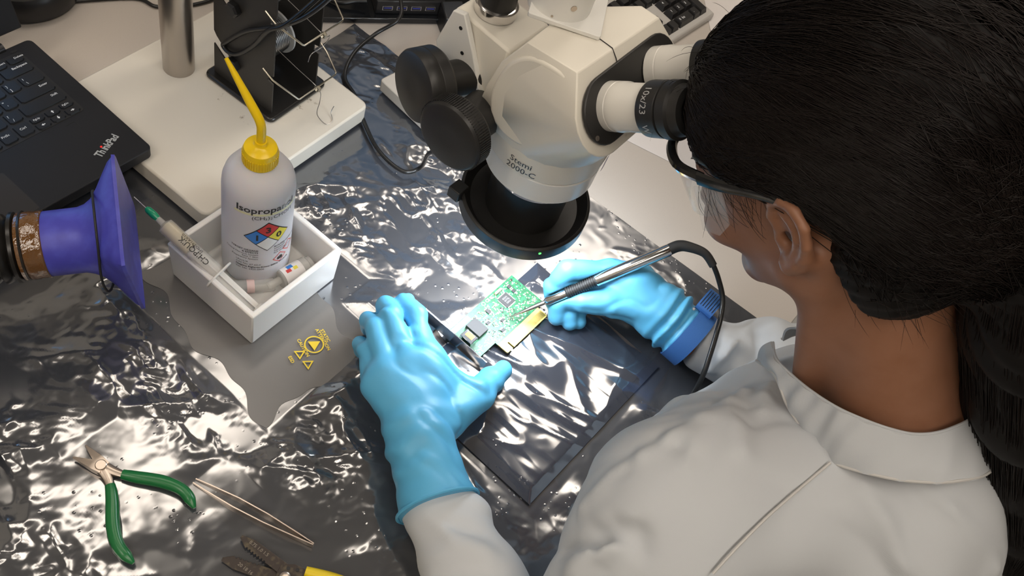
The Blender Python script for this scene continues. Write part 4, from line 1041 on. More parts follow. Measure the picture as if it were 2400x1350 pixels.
link('bracket_tab', MB().box((-0.0060, 0.0495, 0.0145), (0.0115, 0.0100, 0.0009)), M_bracket, br)

# ------------------------------------------------------------------ soldering iron
M_chrome = mat('polished_tube', (0.72, 0.70, 0.68), 0.14, metal=1.0)
M_tip = mat('iron_tip', (0.62, 0.60, 0.58), 0.25, metal=1.0)
IT = Vector((-0.0463, -0.0351, 0.0128)); IE = Vector((0.0934, -0.1277, 0.1200)); idv = (IE - IT).normalized(); IL = (IE - IT).length
iron = thing('soldering_iron', 'slim soldering iron with a polished steel handle held over the card', 'soldering iron')
def ipt(t): return IT + idv * t
at(iron, 'tip', MB().lathe([(0.0003, 0), (0.0011, 0.010), (0.0024, 0.030), (0.0026, 0.048)], IT, idv, 16), M_tip)
at(iron, 'ferrule', MB().lathe([(0.0030, 0.046), (0.0052, 0.050), (0.0056, 0.075)], IT, idv, 20), M_chrome)
gp = [(0.0052, 0.072)]
for k in range(14): gp += [(0.0066, 0.074 + k * 0.0026), (0.0066, 0.0754 + k * 0.0026), (0.0057, 0.0757 + k * 0.0026), (0.0057, 0.0765 + k * 0.0026)]
at(iron, 'ribbed_grip', MB().lathe(gp, IT, idv, 20), M_rubber)
at(iron, 'handle_tube', MB().lathe([(0.0064, 0.109), (0.0070, 0.110), (0.0070, IL - 0.002), (0.0066, IL)], IT, idv, 32), M_chrome)
bend = [ipt(IL - 0.004), ipt(IL + 0.010), Vector((0.1050, -0.1420, 0.1300)), Vector((0.1095, -0.1600, 0.1330)), Vector((0.1085, -0.1760, 0.1270))]
cb = catmull(bend, 8)
at(iron, 'strain_relief', MB().tube(cb, lerp_list([0.0066, 0.0066, 0.0060, 0.0050, 0.0046], len(cb)), 14), M_rubber)
at(iron, 'lead', MB().tube(catmull([Vector((0.1090, -0.1735, 0.1288)), Vector((0.1075, -0.1880, 0.1180)), Vector((0.1010, -0.2060, 0.1040)), Vector((0.0870, -0.2175, 0.0945)), Vector((0.0660, -0.2258, 0.0915)), Vector((0.0440, -0.2352, 0.0825)), Vector((0.0240, -0.2446, 0.0660)), Vector((0.0060, -0.2520, 0.0330)), Vector((0.0000, -0.2560, 0.0090)), Vector((0.0100, -0.2700, 0.0060)), Vector((0.0300, -0.2900, 0.0050)), Vector((0.0500, -0.3180, -0.0100)), Vector((0.0600, -0.3240, -0.20))], 10), 0.0030, 12), M_cable)
# ------------------------------------------------------------------ stereo microscope
M_cream = mat('cream_plastic', (0.76, 0.72, 0.63), 0.36, bump=(900, 0.03, 0.0004))
M_white = mat('white_enamel', (0.78, 0.77, 0.73), 0.22)
M_tubewhite = mat('white_tube_enamel', (0.70, 0.68, 0.63), 0.22)
M_knob = mat('black_knob', (0.016, 0.0155, 0.015), 0.42, bump=(600, 0.05, 0.0005))
M_ledglow = mat('green_led', (0.1, 0.8, 0.1), 0.4, emit=((0.08, 1.0, 0.12), 3.0))
M_ring = mat('ring_diffuser', (0.9, 0.9, 0.9), 0.5, emit=((0.86, 0.93, 1.0), RING_POWER))
XM, YM = -0.030, 0.010
sc = thing('stereo_microscope', 'cream stereo microscope with black knobs and twin eyepieces above the card', 'microscope')
E40 = math.radians(40); nn = Vector((0, -math.cos(E40), math.sin(E40))); pd = Vector((0, math.sin(E40), math.cos(E40)))
MC = Vector((XM, -0.0440, 0.3745))
def plane(cx, cy, off=0.0): return MC + Vector((cx, 0, 0)) + pd * cy + nn * off
HS = 0.0415
pts = [plane(x, y, -0.003) for x, y in stadium((-HS, 0), (HS, 0), 0.0355, 10)]
pts += [Vector(p) for p in ((-0.0885, -0.014, 0.4055), (0.0285, -0.018, 0.4055), (0.0275, 0.0, 0.4055), (-0.016, 0.029, 0.4045), (-0.055, 0.036, 0.4035), (-0.0885, 0.036, 0.399))]
pts += [Vector(p) for p in ((-0.0895, 0.052, 0.366), (-0.090, 0.058, 0.335), (-0.0885, 0.062, 0.300), (0.0285, 0.052, 0.366), (0.030, 0.062, 0.300), (-0.0885, -0.006, 0.322), (0.0285, -0.006, 0.322))]
for k in range(24):
    a = 2 * math.pi * k / 24
    pts.append(Vector((XM + 0.0605 * math.cos(a), YM + 0.004 + 0.0605 * math.sin(a), 0.292)))
house = at(sc, 'housing', MB().hull(pts), M_cream, bevel=0.005, seg=3)
# curved raised side panel
arc = []
for y, z in ((-0.012, 0.397), (-0.020, 0.375), (-0.027, 0.352), (-0.024, 0.328), (-0.008, 0.311), (0.012, 0.302), (0.032, 0.303), (0.045, 0.313), (0.051, 0.332), (0.049, 0.354), (0.042, 0.376), (0.028, 0.392), (0.010, 0.398)): arc.append((y, z))
RY = Matrix(((0, 0, -1), (1, 0, 0), (0, 1, 0)))
arc2 = [(p.x, p.y) for p in catmull([(a, b, 0) for a, b in arc], 4, True)]
A_ = sum(arc2[i][0] * arc2[(i + 1) % len(arc2)][1] - arc2[(i + 1) % len(arc2)][0] * arc2[i][1] for i in range(len(arc2)))
if A_ > 0: arc2 = arc2[::-1]
sub(house, 'side_panel', MB().prism(arc2[::-1], 0.0065, (-0.0870, 0, 0), RY), M_cream, sc, bevel=0.0038, seg=4)
sub(house, 'panel_seam', MB().tube(catmull([(-0.0937, -0.004, 0.388), (-0.0939, 0.0035, 0.362), (-0.0937, 0.002, 0.332)], 8), lerp_list([0.0002, 0.0016, 0.0002], 17), 8), mat('seam_tan', (0.55, 0.48, 0.36), 0.45), sc)
sub(house, 'cover_joint', MB().tube([(-0.040, 0.0345, 0.4048), (-0.0405, -0.0150, 0.4060), (-0.0405, -0.0215, 0.4000), (-0.0405, -0.0270, 0.3930)], 0.00045, 5), M_recess, sc)
# lower barrel
low = at(sc, 'lower_body', MB().lathe([(0.0607, 0.000), (0.0604, 0.014), (0.0585, 0.035), (0.055, 0.036)], (XM, YM + 0.003, 0.302), (0, 0, -1), 64), M_cream)
at(sc, 'objective_sleeve', MB().lathe([(0.0545, 0.0), (0.0555, 0.001), (0.0555, 0.0255), (0.054, 0.027), (0.035, 0.0272)], (XM, YM, 0.2645), (0, 0, -1), 64), M_white)
mb = MB(); Rb = 0.0588
def btext(s_, size, phi, z, bold=0.0):
    vs, fs = text2d(s_, size, bold, 'LEFT')
    def rad(zz): return float(np.interp(zz, [0.255, 0.267, 0.288, 0.302], [0.0580, 0.0589, 0.0608, 0.0612]))
    mb.add([(XM + rad(z + b) * math.cos(phi + a / Rb), YM + 0.003 + rad(z + b) * math.sin(phi + a / Rb), z + b) for a, b in vs], fs)
btext('Stemi', 0.0100, math.radians(-181), 0.2790, 0.002); btext('2000-C', 0.0100, math.radians(-183), 0.2695, 0.002)
sub(low, 'model_lettering', mb.mesh('model_lettering', 0), M_ink, sc, kind='stuff')
bmb = MB()
vs, fs = [], []
for k in range(6):
    a = math.radians(-84 + k * 3)
    for z in (0.268, 0.288): vs.append((XM + 0.0612 * math.cos(a), YM + 0.003 + 0.0612 * math.sin(a), z))
bmb.add(vs, [(2 * k, 2 * k + 2, 2 * k + 3, 2 * k + 1) for k in range(5)])
sub(low, 'maker_badge', bmb, mat('blue_badge', (0.02, 0.03, 0.25), 0.3), sc)
# black eyepiece plate and tubes
bp = at(sc, 'eyepiece_plate', MB().prism(stadium((-HS, 0), (HS, 0), 0.0285, 14), 0.0035, plane(0, 0.003, -0.0018), Matrix(((1, 0, 0), (0, pd.y, nn.y), (0, pd.z, nn.z)))), M_knob, bevel=0.001)
for x, y in ((-0.062, -0.012), (0.062, 0.012)):
    sub(bp, 'plate_screw', MB().lathe([(0.0022, 0), (0.0022, 0.0006), (0.0012, 0.0008)], plane(x, y, 0.0017), nn, 14), M_toolsteel, sc)
for sg in (-1, 1):
    base = plane(sg * 0.0345, 0.003, 0.001); ax = (nn + Vector((sg * 0.09, 0, 0))).normalized()
    t = at(sc, 'eyepiece_tube', MB().lathe([(0.0205, 0), (0.0205, 0.009), (0.0200, 0.0095), (0.0200, 0.010), (0.0205, 0.0105), (0.0205, 0.018), (0.0195, 0.020), (0.0195, 0.044), (0.019, 0.045)], base, ax, 48), M_tubewhite)
    ey = at(sc, 'eyepiece', MB().lathe([(0.0195, 0.043), (0.0222, 0.0435), (0.0225, 0.046), (0.0225, 0.060), (0.0208, 0.061), (0.0208, 0.0625), (0.0232, 0.063), (0.0232, 0.071), (0.0205, 0.0725), (0.0195, 0.0760), (0.0190, 0.0800), (0.0130, 0.0805), (0.0120, 0.078)], base, ax, 48), M_knob)
    if sg < 0:
        mb = MB(); side = Vector((0, 0, 1)) - ax * ax.z; side.normalize(); oth = ax.cross(side)
        for s_, a0 in (('10x/23', 0.35), ('W', 1.75)):
            vs, fs = text2d(s_, 0.0085, 0.0, 'LEFT')
            mb.add([base + ax * (0.0485 + b) + side * (0.0227 * math.cos(a0 + a / 0.0227)) + oth * (0.0227 * math.sin(a0 + a / 0.0227)) for a, b in vs], fs)
        sub(ey, 'eyepiece_lettering', mb.mesh('eyepiece_lettering', 0), mat('engraved_grey', (0.45, 0.45, 0.45), 0.5), sc, kind='stuff')
# photo tube with camera
pt = Vector((-0.036, 0.045, 0.395))
at(sc, 'photo_flange', MB().prism(rrect(0.062, 0.062, 0.002, 2), 0.004, pt + Vector((0.006, -0.006, 0.0105)), Matrix.Rotation(math.radians(28), 3, 'Z')), M_white, bevel=0.0005)
ph = at(sc, 'photo_tube', MB().lathe([(0.0265, 0.008), (0.0265, 0.030), (0.0262, 0.034), (0.0262, 0.044), (0.020, 0.045)], pt, (0, 0, 1), 48), M_white)
sub(ph, 'camera_mount', MB().lathe([(0.0200, 0.044), (0.0200, 0.047), (0.0215, 0.048), (0.0215, 0.085)], pt, (0, 0, 1), 40), M_knob, sc)
for a in (200, 232):
    d = Vector((math.cos(math.radians(a)), math.sin(math.radians(a)), 0))
    sub(ph, 'set_screw', MB().lathe([(0.0026 if a == 232 else 0.001, 0), (0.0026 if a == 232 else 0.001, 0.0008)], pt + d * 0.0262 + Vector((0, 0, 0.029 if a == 232 else 0.017)), d, 14), M_toolsteel, sc)
# zoom knobs
def knob(name, c, ax, r, th, shaft, rs, m=M_knob, ribs=False):
    c = Vector(c); ax = Vector(ax).normalized()
    k_ = at(sc, name, MB().lathe([(r * 0.72, 0), (r * 0.93, 0.001), (r, 0.004), (r, th * 0.48), (r * 0.985, th * 0.5), (r, th * 0.53), (r, th - 0.004), (r * 0.95, th - 0.001), (r * 0.88, th), (r * 0.3, th - 0.0006)], c, ax, 56), m)
    sub(k_, 'knob_shaft', MB().cyl(c - ax * shaft, c + ax * 0.002, rs, n=36), m, sc)
    if ribs:
        mb = MB(); R = frame(ax)
        for k in range(90):
            a = 2 * math.pi * k / 90; d = R @ Vector((math.cos(a), math.sin(a), 0))
            mb.box(c + d * r + ax * (th * 0.52), (0.0016, 0.0011, th * 0.62), Matrix((d, ax.cross(d), ax)).transposed())
        sub(k_, 'knob_ribs', mb, m, sc, kind='stuff')
    return k_
knob('zoom_knob', (-0.1115, 0.0560, 0.2985), (-1, 0, 0), 0.0335, 0.0225, 0.030, 0.0205, ribs=True)
knob('zoom_knob', (0.0515, 0.0560, 0.2985), (1, 0, 0), 0.0335, 0.0225, 0.030, 0.0205, ribs=True)
# focus mount behind
mount = at(sc, 'focus_mount', MB().hull([(-0.062, 0.060, 0.268), (0.002, 0.060, 0.268), (-0.062, 0.118, 0.268), (0.002, 0.118, 0.268), (-0.060, 0.062, 0.352), (0.0, 0.062, 0.352), (-0.056, 0.128, 0.352), (-0.004, 0.128, 0.352), (-0.06, 0.135, 0.31), (0.0, 0.135, 0.31)]), M_cream, bevel=0.003)
sub(mount, 'mount_cheek', MB().prism([(0.064, 0.262), (0.120, 0.270), (0.134, 0.315), (0.124, 0.356), (0.112, 0.360), (0.094, 0.330), (0.078, 0.300), (0.064, 0.290)], 0.006, (-0.060, 0, 0), RY), M_white, sc, bevel=0.001)
for y, z in ((0.104, 0.322), (0.088, 0.292), (0.086, 0.276), (0.112, 0.345)):
    sub(mount, 'screw_hole', MB().lathe([(0.0019, 0), (0.0019, 0.0004)], (-0.0660, y, z), (-1, 0, 0), 12), M_recess, sc)
knob('focus_knob', (-0.0900, 0.1050, 0.3000), (-0.90, 0.30, 0.05), 0.0335, 0.028, 0.052, 0.0165)
knob('focus_knob', (0.0370, 0.0660, 0.2950), (0.90, -0.30, -0.05), 0.0335, 0.028, 0.040, 0.0165)
post = at(sc, 'mount_post', MB().lathe([(0.0165, 0.0), (0.0165, 0.10), (0.017, 0.21)], (-0.030, 0.104, 0.352), (0, 0, 1), 36), M_knob)
sub(post, 'chrome_collar', MB().lathe([(0.0185, 0.0), (0.0195, 0.001), (0.0195, 0.010), (0.0175, 0.011)], (-0.030, 0.104, 0.352), (0, 0, 1), 40), M_chrome, sc)
# boom from the stand's pole
b0 = Vector((-0.0885, 0.465, 0.518)); b1 = Vector((-0.030, 0.085, 0.518))
at(sc, 'boom', MB().cyl(b0 + (b0 - b1).normalized() * 0.06, b1, 0.0155, n=28), M_pole)
at(sc, 'boom_clamp', MB().box((-0.030, 0.104, 0.520), (0.05, 0.05, 0.05)), M_blkplastic, bevel=0.004)
# ring light
RC = Vector((-0.030, 0.0085, 0.1690)); ra = Vector((-0.09, -0.02, 1)).normalized()
rg = at(sc, 'ring_light', MB().lathe([(0.040, -0.004), (0.062, -0.0045), (0.0655, -0.003), (0.0672, 0.0), (0.0672, 0.016), (0.0655, 0.0175), (0.0640, 0.0178), (0.0632, 0.0165), (0.056, 0.006), (0.040, 0.004)], RC, ra, 72, caps=False), M_knob)
sub(rg, 'diffuser', MB().lathe([(0.0405, -0.0050), (0.0615, -0.0050)], RC, ra, 64, caps=False), M_ring, sc)
sub(rg, 'inner_sleeve', MB().lathe([(0.040, -0.004), (0.040, 0.048), (0.044, 0.066)], RC, ra, 64, caps=False), M_knob, sc)
gd = Vector((-0.62, -0.42, 0)).normalized(); gd = (gd - ra * gd.dot(ra)).normalized()
gd = (Matrix.Rotation(math.radians(18), 3, ra) @ gd)
sub(rg, 'power_light', MB().lathe([(0.0014, 0), (0.0014, 0.0004), (0.0006, 0.0008)], RC + gd * 0.0671 + ra * 0.0125, gd, 12), M_ledglow, sc)
sub(rg, 'cable_block', MB().box(RC + Vector((-0.050, 0.050, 0.012)), (0.016, 0.014, 0.014)), M_knob, sc, bevel=0.001)
# ------------------------------------------------------------------ the seated person
M_skin = mat('skin', (0.30, 0.140, 0.080), 0.5, sss=0.10, var=((0.265, 0.118, 0.062), 40, 0.4, 0.7), bump=(300, 0.06, 0.0008))
M_glove = mat('blue_nitrile', (0.10, 0.42, 0.68), 0.45, bump=(260, 0.10, 0.0008))
def cloth_extra(m, nt, b, tc):
    w = nt.nodes.new('ShaderNodeTexWave'); w.inputs['Scale'].default_value = 700; w.inputs['Distortion'].default_value = 1.0
    bp = nt.nodes.new('ShaderNodeBump'); bp.inputs['Strength'].default_value = 0.08; bp.inputs['Distance'].default_value = 0.0004
    nt.links.new(tc.outputs['Object'], w.inputs['Vector']); nt.links.new(w.outputs['Fac'], bp.inputs['Height']); nt.links.new(bp.outputs['Normal'], b.inputs['Normal'])
M_coat = mat('white_coat_cloth', (0.55, 0.575, 0.60), 0.85, sheen=0.15, extra=cloth_extra)
M_hair = mat('black_hair', (0.005, 0.004, 0.0037), 0.55, spec=0.2)
M_strand = mat('dark_brown_hair', (0.0085, 0.0055, 0.0045), 0.42, spec=0.22)
M_trouser = mat('dark_trousers', (0.03, 0.032, 0.04), 0.8)
per = thing('person', 'seated person in a white lab coat and blue gloves with a dark ponytail', 'person')

PITCH = math.radians(40)
HK = np.array((-0.030, -0.214, 0.419)); HF = np.array((0, math.cos(PITCH), -math.sin(PITCH))); HU = np.array((0, math.sin(PITCH), math.cos(PITCH))); HL = np.array((-1.0, 0, 0))
HM = np.stack([HL, HF, HU], 1)      # columns
def hp_(l, f, u): return HK + HL * l + HF * f + HU * u
def head_local(P): return (P - HK) @ HM
NB = np.array((-0.030, -0.400, 0.250))
def skin_sdf(P):
    q = head_local(P); q = q.copy(); ql = np.abs(q[..., 0]); s = np.stack([ql, q[..., 1], q[..., 2]], -1)
    E = lambda c, r: sd_ell(s, c, r)
    d = E((0, -0.018, 0.048), (0.078, 0.104, 0.094))
    d = smin(d, E((0, 0.036, 0.002), (0.062, 0.052, 0.074)), 0.03)
    d = smin(d, sd_cap(s, (0.050, 0.008, -0.048), (0.012, 0.058, -0.078), 0.016, 0.014), 0.03)
    d = smin(d, E((0, 0.066, -0.076), (0.018, 0.015, 0.015)), 0.015)
    d = smin(d, E((0.038, 0.067, -0.018), (0.020, 0.018, 0.018)), 0.02)
    d = smin(d, sd_cap(s, (0, 0.088, 0.020), (0, 0.104, -0.020), 0.007, 0.010), 0.010)
    d = smin(d, E((0.010, 0.096, -0.022), (0.008, 0.009, 0.007)), 0.006)
    d = smin(d, sd_cap(s, (0.008, 0.086, 0.033), (0.045, 0.074, 0.034), 0.007, 0.006), 0.012)
    d = smax(d, -E((0.031, 0.093, 0.018), (0.018, 0.012, 0.012)), 0.010)
    d = smin(d, sd_cap(s, (0, 0.084, -0.040), (0.018, 0.075, -0.043), 0.006, 0.003), 0.008)
    d = smin(d, sd_cap(s, (0, 0.080, -0.052), (0.016, 0.073, -0.050), 0.006, 0.003), 0.008)
    # ears
    off = lambda b: 0.0735 + 0.010 * np.clip(b / 0.03, 0, 1)
    def ep(b, u, o=0.0): return (0.0775 + 0.48 * b + o, -b + 0.004, u)
    hel = [ep(0.002, 0.004), ep(-0.001, 0.016, 0.002), ep(0.003, 0.028, 0.003), ep(0.013, 0.033, 0.003), ep(0.024, 0.029, 0.002), ep(0.031, 0.017, 0.002), ep(0.030, 0.002, 0.002), ep(0.024, -0.012, 0.001), ep(0.015, -0.021, 0.001)]
    ear = chain(s, hel, [0.0030, 0.0036, 0.0040, 0.0042, 0.0042, 0.0042, 0.0040, 0.0038, 0.0040], 0.002)
    ear = smin(ear, chain(s, [ep(0.015, -0.020), ep(0.008, -0.025), ep(0.004, -0.022)], [0.0052, 0.0060, 0.0048], 0.003), 0.004)
    ant = chain(s, [ep(0.010, 0.020), ep(0.019, 0.014), ep(0.021, 0.002), ep(0.016, -0.011), ep(0.010, -0.015)], [0.003, 0.0034, 0.0036, 0.0036, 0.004], 0.002)
    ear = smin(ear, ant, 0.002)
    # bowl of the ear: thin shell plate
    n = np.array((1, 0.40, 0)); n = n / np.linalg.norm(n)
    rel = s - np.array(ep(0.014, 0.003, -0.003)); dist = np.abs(rel @ n) - 0.0018
    inpl = np.sqrt(((-rel[..., 1]) / 0.018) ** 2 + ((rel[..., 2] - 0.0) / 0.027) ** 2) - 1
    ear = smin(ear, np.maximum(dist, inpl * 0.017), 0.003)
    ear = smin(ear, E((0.077, 0.002, -0.004), (0.004, 0.0045, 0.006)), 0.002)
    d = smin(d, ear, 0.004)
    d = smax(d, -E((0.083, -0.006, -0.003), (0.009, 0.0055, 0.007)), 0.003)
    # neck
    a = hp_(0, -0.036, -0.018)
    nk = sd_cap(P, a, NB, 0.053, 0.057)
    nk = smin(nk, sd_cap(P, NB, NB + np.array((0.0, -0.02, -0.06)), 0.057, 0.060), 0.03)
    for sg in (-1, 1):     # the muscle from behind the ear to the collar bone
        nk = smin(nk, sd_cap(P, hp_(-0.058 * sg, -0.022, -0.022), np.array((-0.030 + 0.022 * sg, -0.318, 0.235)), 0.015, 0.012), 0.022)
    d = smin(d, nk, 0.025)
    return d
v, q = nets(skin_sdf, (-0.20, -0.50, 0.12), (0.14, -0.06, 0.56), 0.0022)
at(per, 'skin', np_mesh('skin', v, q), M_skin)
M_eye = mat('eye_white', (0.75, 0.73, 0.70), 0.15); M_iris = mat('brown_iris', (0.05, 0.025, 0.012), 0.1)
for sg in (-1, 1):
    c = Vector(hp_(0.031 * sg, 0.074, 0.018))
    ey = at(per, 'eye', MB().lathe([(0.0001, -0.0118), (0.006, -0.0101), (0.0102, -0.006), (0.0118, 0), (0.0102, 0.006), (0.006, 0.0101), (0.0001, 0.0118)], c, Vector(HF), 24, caps=False), M_eye)
    link('iris', MB().lathe([(0.0001, 0.0121), (0.0035, 0.0116), (0.0055, 0.0106)], c, Vector(HF), 20, caps=False), M_iris, ey)
at(per, 'mole', MB().lathe([(0.0022, -0.001), (0.0018, 0.0008), (0.0004, 0.0014)], Vector((-0.0800, -0.2770, 0.3560)), Vector((-0.9, 0.3, 0.2)), 12), mat('mole', (0.03, 0.015, 0.01), 0.5))

# ------------------------------------------------------------------ lab coat
n3 = Noise3(5)
SLh = np.array((-0.195, -0.300, 0.175)); SRh = np.array((0.125, -0.425, 0.175))
EL = np.array((-0.372, -0.325, 0.045)); ER = np.array((0.165, -0.375, 0.035))
WL = np.array((-0.2815, -0.122, 0.050)); WR = np.array((0.0735, -0.2100, 0.046))
RIDGES = [   # raised folds of the cloth: (points, radius)
    ([(-0.1620, -0.2580, 0.2480), (-0.1749, -0.2528, 0.2485), (-0.1932, -0.2475, 0.2475), (-0.2123, -0.2384, 0.2381), (-0.2264, -0.2321, 0.2247), (-0.2420, -0.2290, 0.2040), (-0.2560, -0.2290, 0.1800)], 0.0052),
    ([(-0.0801, -0.2731, 0.2184), (-0.1146, -0.2727, 0.2366), (-0.147, -0.2814, 0.256), (-0.1671, -0.2984, 0.2646)], 0.0060),
    ([(-0.1565, -0.263, 0.25), (-0.1858, -0.266, 0.2586), (-0.2105, -0.2726, 0.2596)], 0.0055),
    ([(-0.0574, -0.2913, 0.2263), (-0.0854, -0.2906, 0.2385), (-0.1066, -0.2942, 0.249)], 0.0055),
    ([(-0.2988, -0.2602, 0.1662), (-0.2811, -0.2619, 0.1957), (-0.2676, -0.2712, 0.2222)], 0.0110),
    ([(-0.3116, -0.1321, 0.08), (-0.3111, -0.1602, 0.0904), (-0.307, -0.1901, 0.098)], 0.0060),
    ([(0.1027, -0.2533, 0.0887), (0.0729, -0.2522, 0.0792), (0.0513, -0.2461, 0.048)], 0.0085),
    ([(-0.1236, -0.3911, 0.2705), (-0.1276, -0.4232, 0.2625), (-0.1369, -0.4555, 0.2458)], 0.0050),
    ([(-0.0913, -0.4207, 0.2837), (-0.0879, -0.458, 0.2808), (-0.0699, -0.5222, 0.2364)], 0.0050)]
GROOVES = [([(-0.2802, -0.2401, 0.146), (-0.2777, -0.2529, 0.1902), (-0.2673, -0.261, 0.2156), (-0.2654, -0.2725, 0.2253), (-0.273, -0.2875, 0.2226)], 0.0065), ([(0.118, -0.275, 0.098), (0.092, -0.272, 0.09), (0.060, -0.262, 0.06)], 0.006)]
def coat_sdf(P):
    d = sd_ell(P, (-0.045, -0.455, 0.02), (0.175, 0.125, 0.26))
    d = smin(d, sd_ell(P, (-0.04, -0.52, -0.20), (0.17, 0.13, 0.18)), 0.08)
    d = smin(d, sd_cap(P, SLh, SRh, 0.074, 0.068), 0.06)
    d = smin(d, sd_cap(P, NB + np.array((-0.02, -0.015, -0.03)), SLh, 0.066, 0.068), 0.05)
    d = smin(d, sd_cap(P, NB + np.array((0.02, -0.015, -0.03)), SRh, 0.066, 0.062), 0.05)
    d = smin(d, sd_cap(P, (-0.11, -0.31, 0.11), (0.02, -0.345, 0.11), 0.082, 0.080), 0.06)
    d = smin(d, sd_cap(P, SLh, EL, 0.080, 0.062), 0.035)
    d = smin(d, sd_cap(P, SRh, ER, 0.070, 0.056), 0.035)
    fa = chain(P, [EL, EL * 0.5 + WL * 0.5 + np.array((0, 0, 0.004)), WL], [0.060, 0.051, 0.0350], 0.02)
    fb = chain(P, [ER, ER * 0.5 + WR * 0.5 + np.array((0, 0, 0.006)), WR], [0.056, 0.048, 0.0340], 0.02)
    d = smin(d, fa, 0.022); d = smin(d, fb, 0.022)
    for pts_, r_ in RIDGES:
        k_ = len(pts_); rr_ = [r_ * (0.35 + 0.65 * math.sin(math.pi * (i + 0.6) / (k_ + 0.2))) for i in range(k_)]
        d = smin(d, chain(P, [np.array(p) for p in pts_], rr_, 0.004), 0.014)
    for pts_, r_ in GROOVES: d = smax(d, -chain(P, [np.array(p) for p in pts_], [r_ * 0.6] + [r_] * (len(pts_) - 2) + [r_ * 0.5], 0.004), 0.008)
    # folds: stretched noise, larger along the sleeves
    s1 = np.stack([P[..., 0] * 9 + P[..., 1] * 6, P[..., 1] * 22 - P[..., 0] * 14, P[..., 2] * 12], -1)
    s2 = np.stack([P[..., 0] * 30 + P[..., 1] * 14, P[..., 1] * 12, P[..., 2] * 30 - P[..., 1] * 10], -1)
    ff = np.abs(n3(s2 + 9) * 2 - 1)
    d = d - 0.014 * (n3(s1 + 3) - 0.5) + 0.0065 * (np.maximum(0, 0.50 - ff)) 
    # forearm ring folds
    for a, b in ((EL, WL), (ER, WR)):
        ba = b - a; h = np.clip(((P - a) @ ba) / (ba @ ba), 0, 1); L = np.linalg.norm(ba)
        near = np.clip(1 - np.abs(np.linalg.norm(P - a - h[..., None] * ba, axis=-1) - 0.045) / 0.03, 0, 1)
        w = np.sin(h * 26 + 7 * n3(P * 14)) * near * np.clip((0.97 - h) * 4, 0, 1)
        d = d - 0.0036 * w
    # bench keeps the cloth from sinking in
    bench_d = np.maximum(np.maximum(P[..., 2] - 0.0, -0.312 - P[..., 1]), -P[..., 2] - 0.06)
    d = np.maximum(d, -(np.maximum(P[..., 2] - 0.0065, -0.316 - P[..., 1])))
    # neck opening and wrist openings
    d = smax(d, -sd_cap(P, NB + np.array((0, 0.0, -0.03)), NB + np.array((0, 0.07, 0.09)), 0.061, 0.072), 0.006)
    for w_, e_ in ((WL, EL), (WR, ER)):
        t = (w_ - e_) / np.linalg.norm(w_ - e_)
        d = np.maximum(d, np.where(np.linalg.norm(P - w_, axis=-1) < 0.07, (P - w_) @ t, -1))
    return d
v, q = nets(coat_sdf, (-0.47, -0.70, -0.40), (0.27, -0.09, 0.30), 0.0042, 2)
coat = at(per, 'lab_coat', np_mesh('lab_coat', v, q), M_coat)

# standing collar: lofted band from the rim down to its seam
def ring(pts, per_=8): return catmull(pts, per_, False)
rim = [(-0.030, -0.2690, 0.2400), (-0.0620, -0.2780, 0.2610), (-0.0755, -0.2960, 0.2720), (-0.0865, -0.3125, 0.2840), (-0.0940, -0.3300, 0.2950), (-0.0975, -0.3470, 0.3050), (-0.0945, -0.3720, 0.3150), (-0.0840, -0.3925, 0.3200), (-0.0670, -0.4080, 0.3280), (-0.0306, -0.4220, 0.3290), (0.010, -0.4160, 0.3250), (0.034, -0.3900, 0.3180), (0.037, -0.3500, 0.3020), (0.022, -0.3080, 0.2740), (-0.005, -0.2800, 0.2480)]
seam = [(-0.040, -0.2700, 0.2180), (-0.0730, -0.2870, 0.2560), (-0.0890, -0.3080, 0.2560), (-0.1000, -0.3290, 0.2570), (-0.1090, -0.3480, 0.2610), (-0.1165, -0.3630, 0.2690), (-0.1165, -0.3880, 0.2890), (-0.1060, -0.4120, 0.3000), (-0.0850, -0.4370, 0.3080), (-0.0480, -0.4580, 0.3060), (0.015, -0.4560, 0.3000), (0.062, -0.4200, 0.2880), (0.070, -0.3650, 0.2650), (0.045, -0.3100, 0.2360), (0.0, -0.2760, 0.2180)]
A = ring(rim); B = ring(seam); vs = []; fs = []; m_ = 8; nA = len(A)
for th in (0.0, -0.0022):
    for i in range(nA):
        for k in range(m_ + 1):
            t = k / m_; p = A[i].lerp(B[i], t)
            out = (p - Vector((-0.03, -0.365, p.z))); out.z = 0; out.normalize()
            bul = 0.0035 * math.sin(math.pi * t) * (0.8 + 0.5 * math.sin(i * 0.35)) + 0.0012 * math.sin(i * 0.9 + t * 4) + 0.002
            vs.append(p + out * (bul + th) + Vector((0, 0, 0.0)))
for i in range(nA - 1):
    for k in range(m_):
        a = i * (m_ + 1) + k; b = a + m_ + 1; o = nA * (m_ + 1)
        fs.append((a, a + 1, b + 1, b)); fs.append((o + a, o + b, o + b + 1, o + a + 1))
    a = i * (m_ + 1); b = a + m_ + 1; o = nA * (m_ + 1); fs.append((a, b, o + b, o + a)); fs.append((a + m_, o + a + m_, o + b + m_, b + m_))
o = nA * (m_ + 1)
for k in range(m_):
    fs.append((k, o + k, o + k + 1, k + 1)); e = (nA - 1) * (m_ + 1); fs.append((e + k, e + k + 1, o + e + k + 1, o + e + k))
col = at(per, 'collar', MB().add(vs, fs), M_coat)
M_seam = mat('seam_thread', (0.60, 0.59, 0.57), 0.9)
at(per, 'shoulder_seam', MB().tube(catmull([(-0.1228, -0.359, 0.2718), (-0.1537, -0.3522, 0.2648), (-0.193, -0.344, 0.2590), (-0.2265, -0.3392, 0.2509), (-0.251, -0.3376, 0.2359)], 8), 0.0012, 6), M_seam)
link('collar_stitching', MB().tube([p + (p - Vector((-0.03, -0.365, p.z))).normalized() * 0.0015 for p in B], 0.0013, 6), M_seam, col)
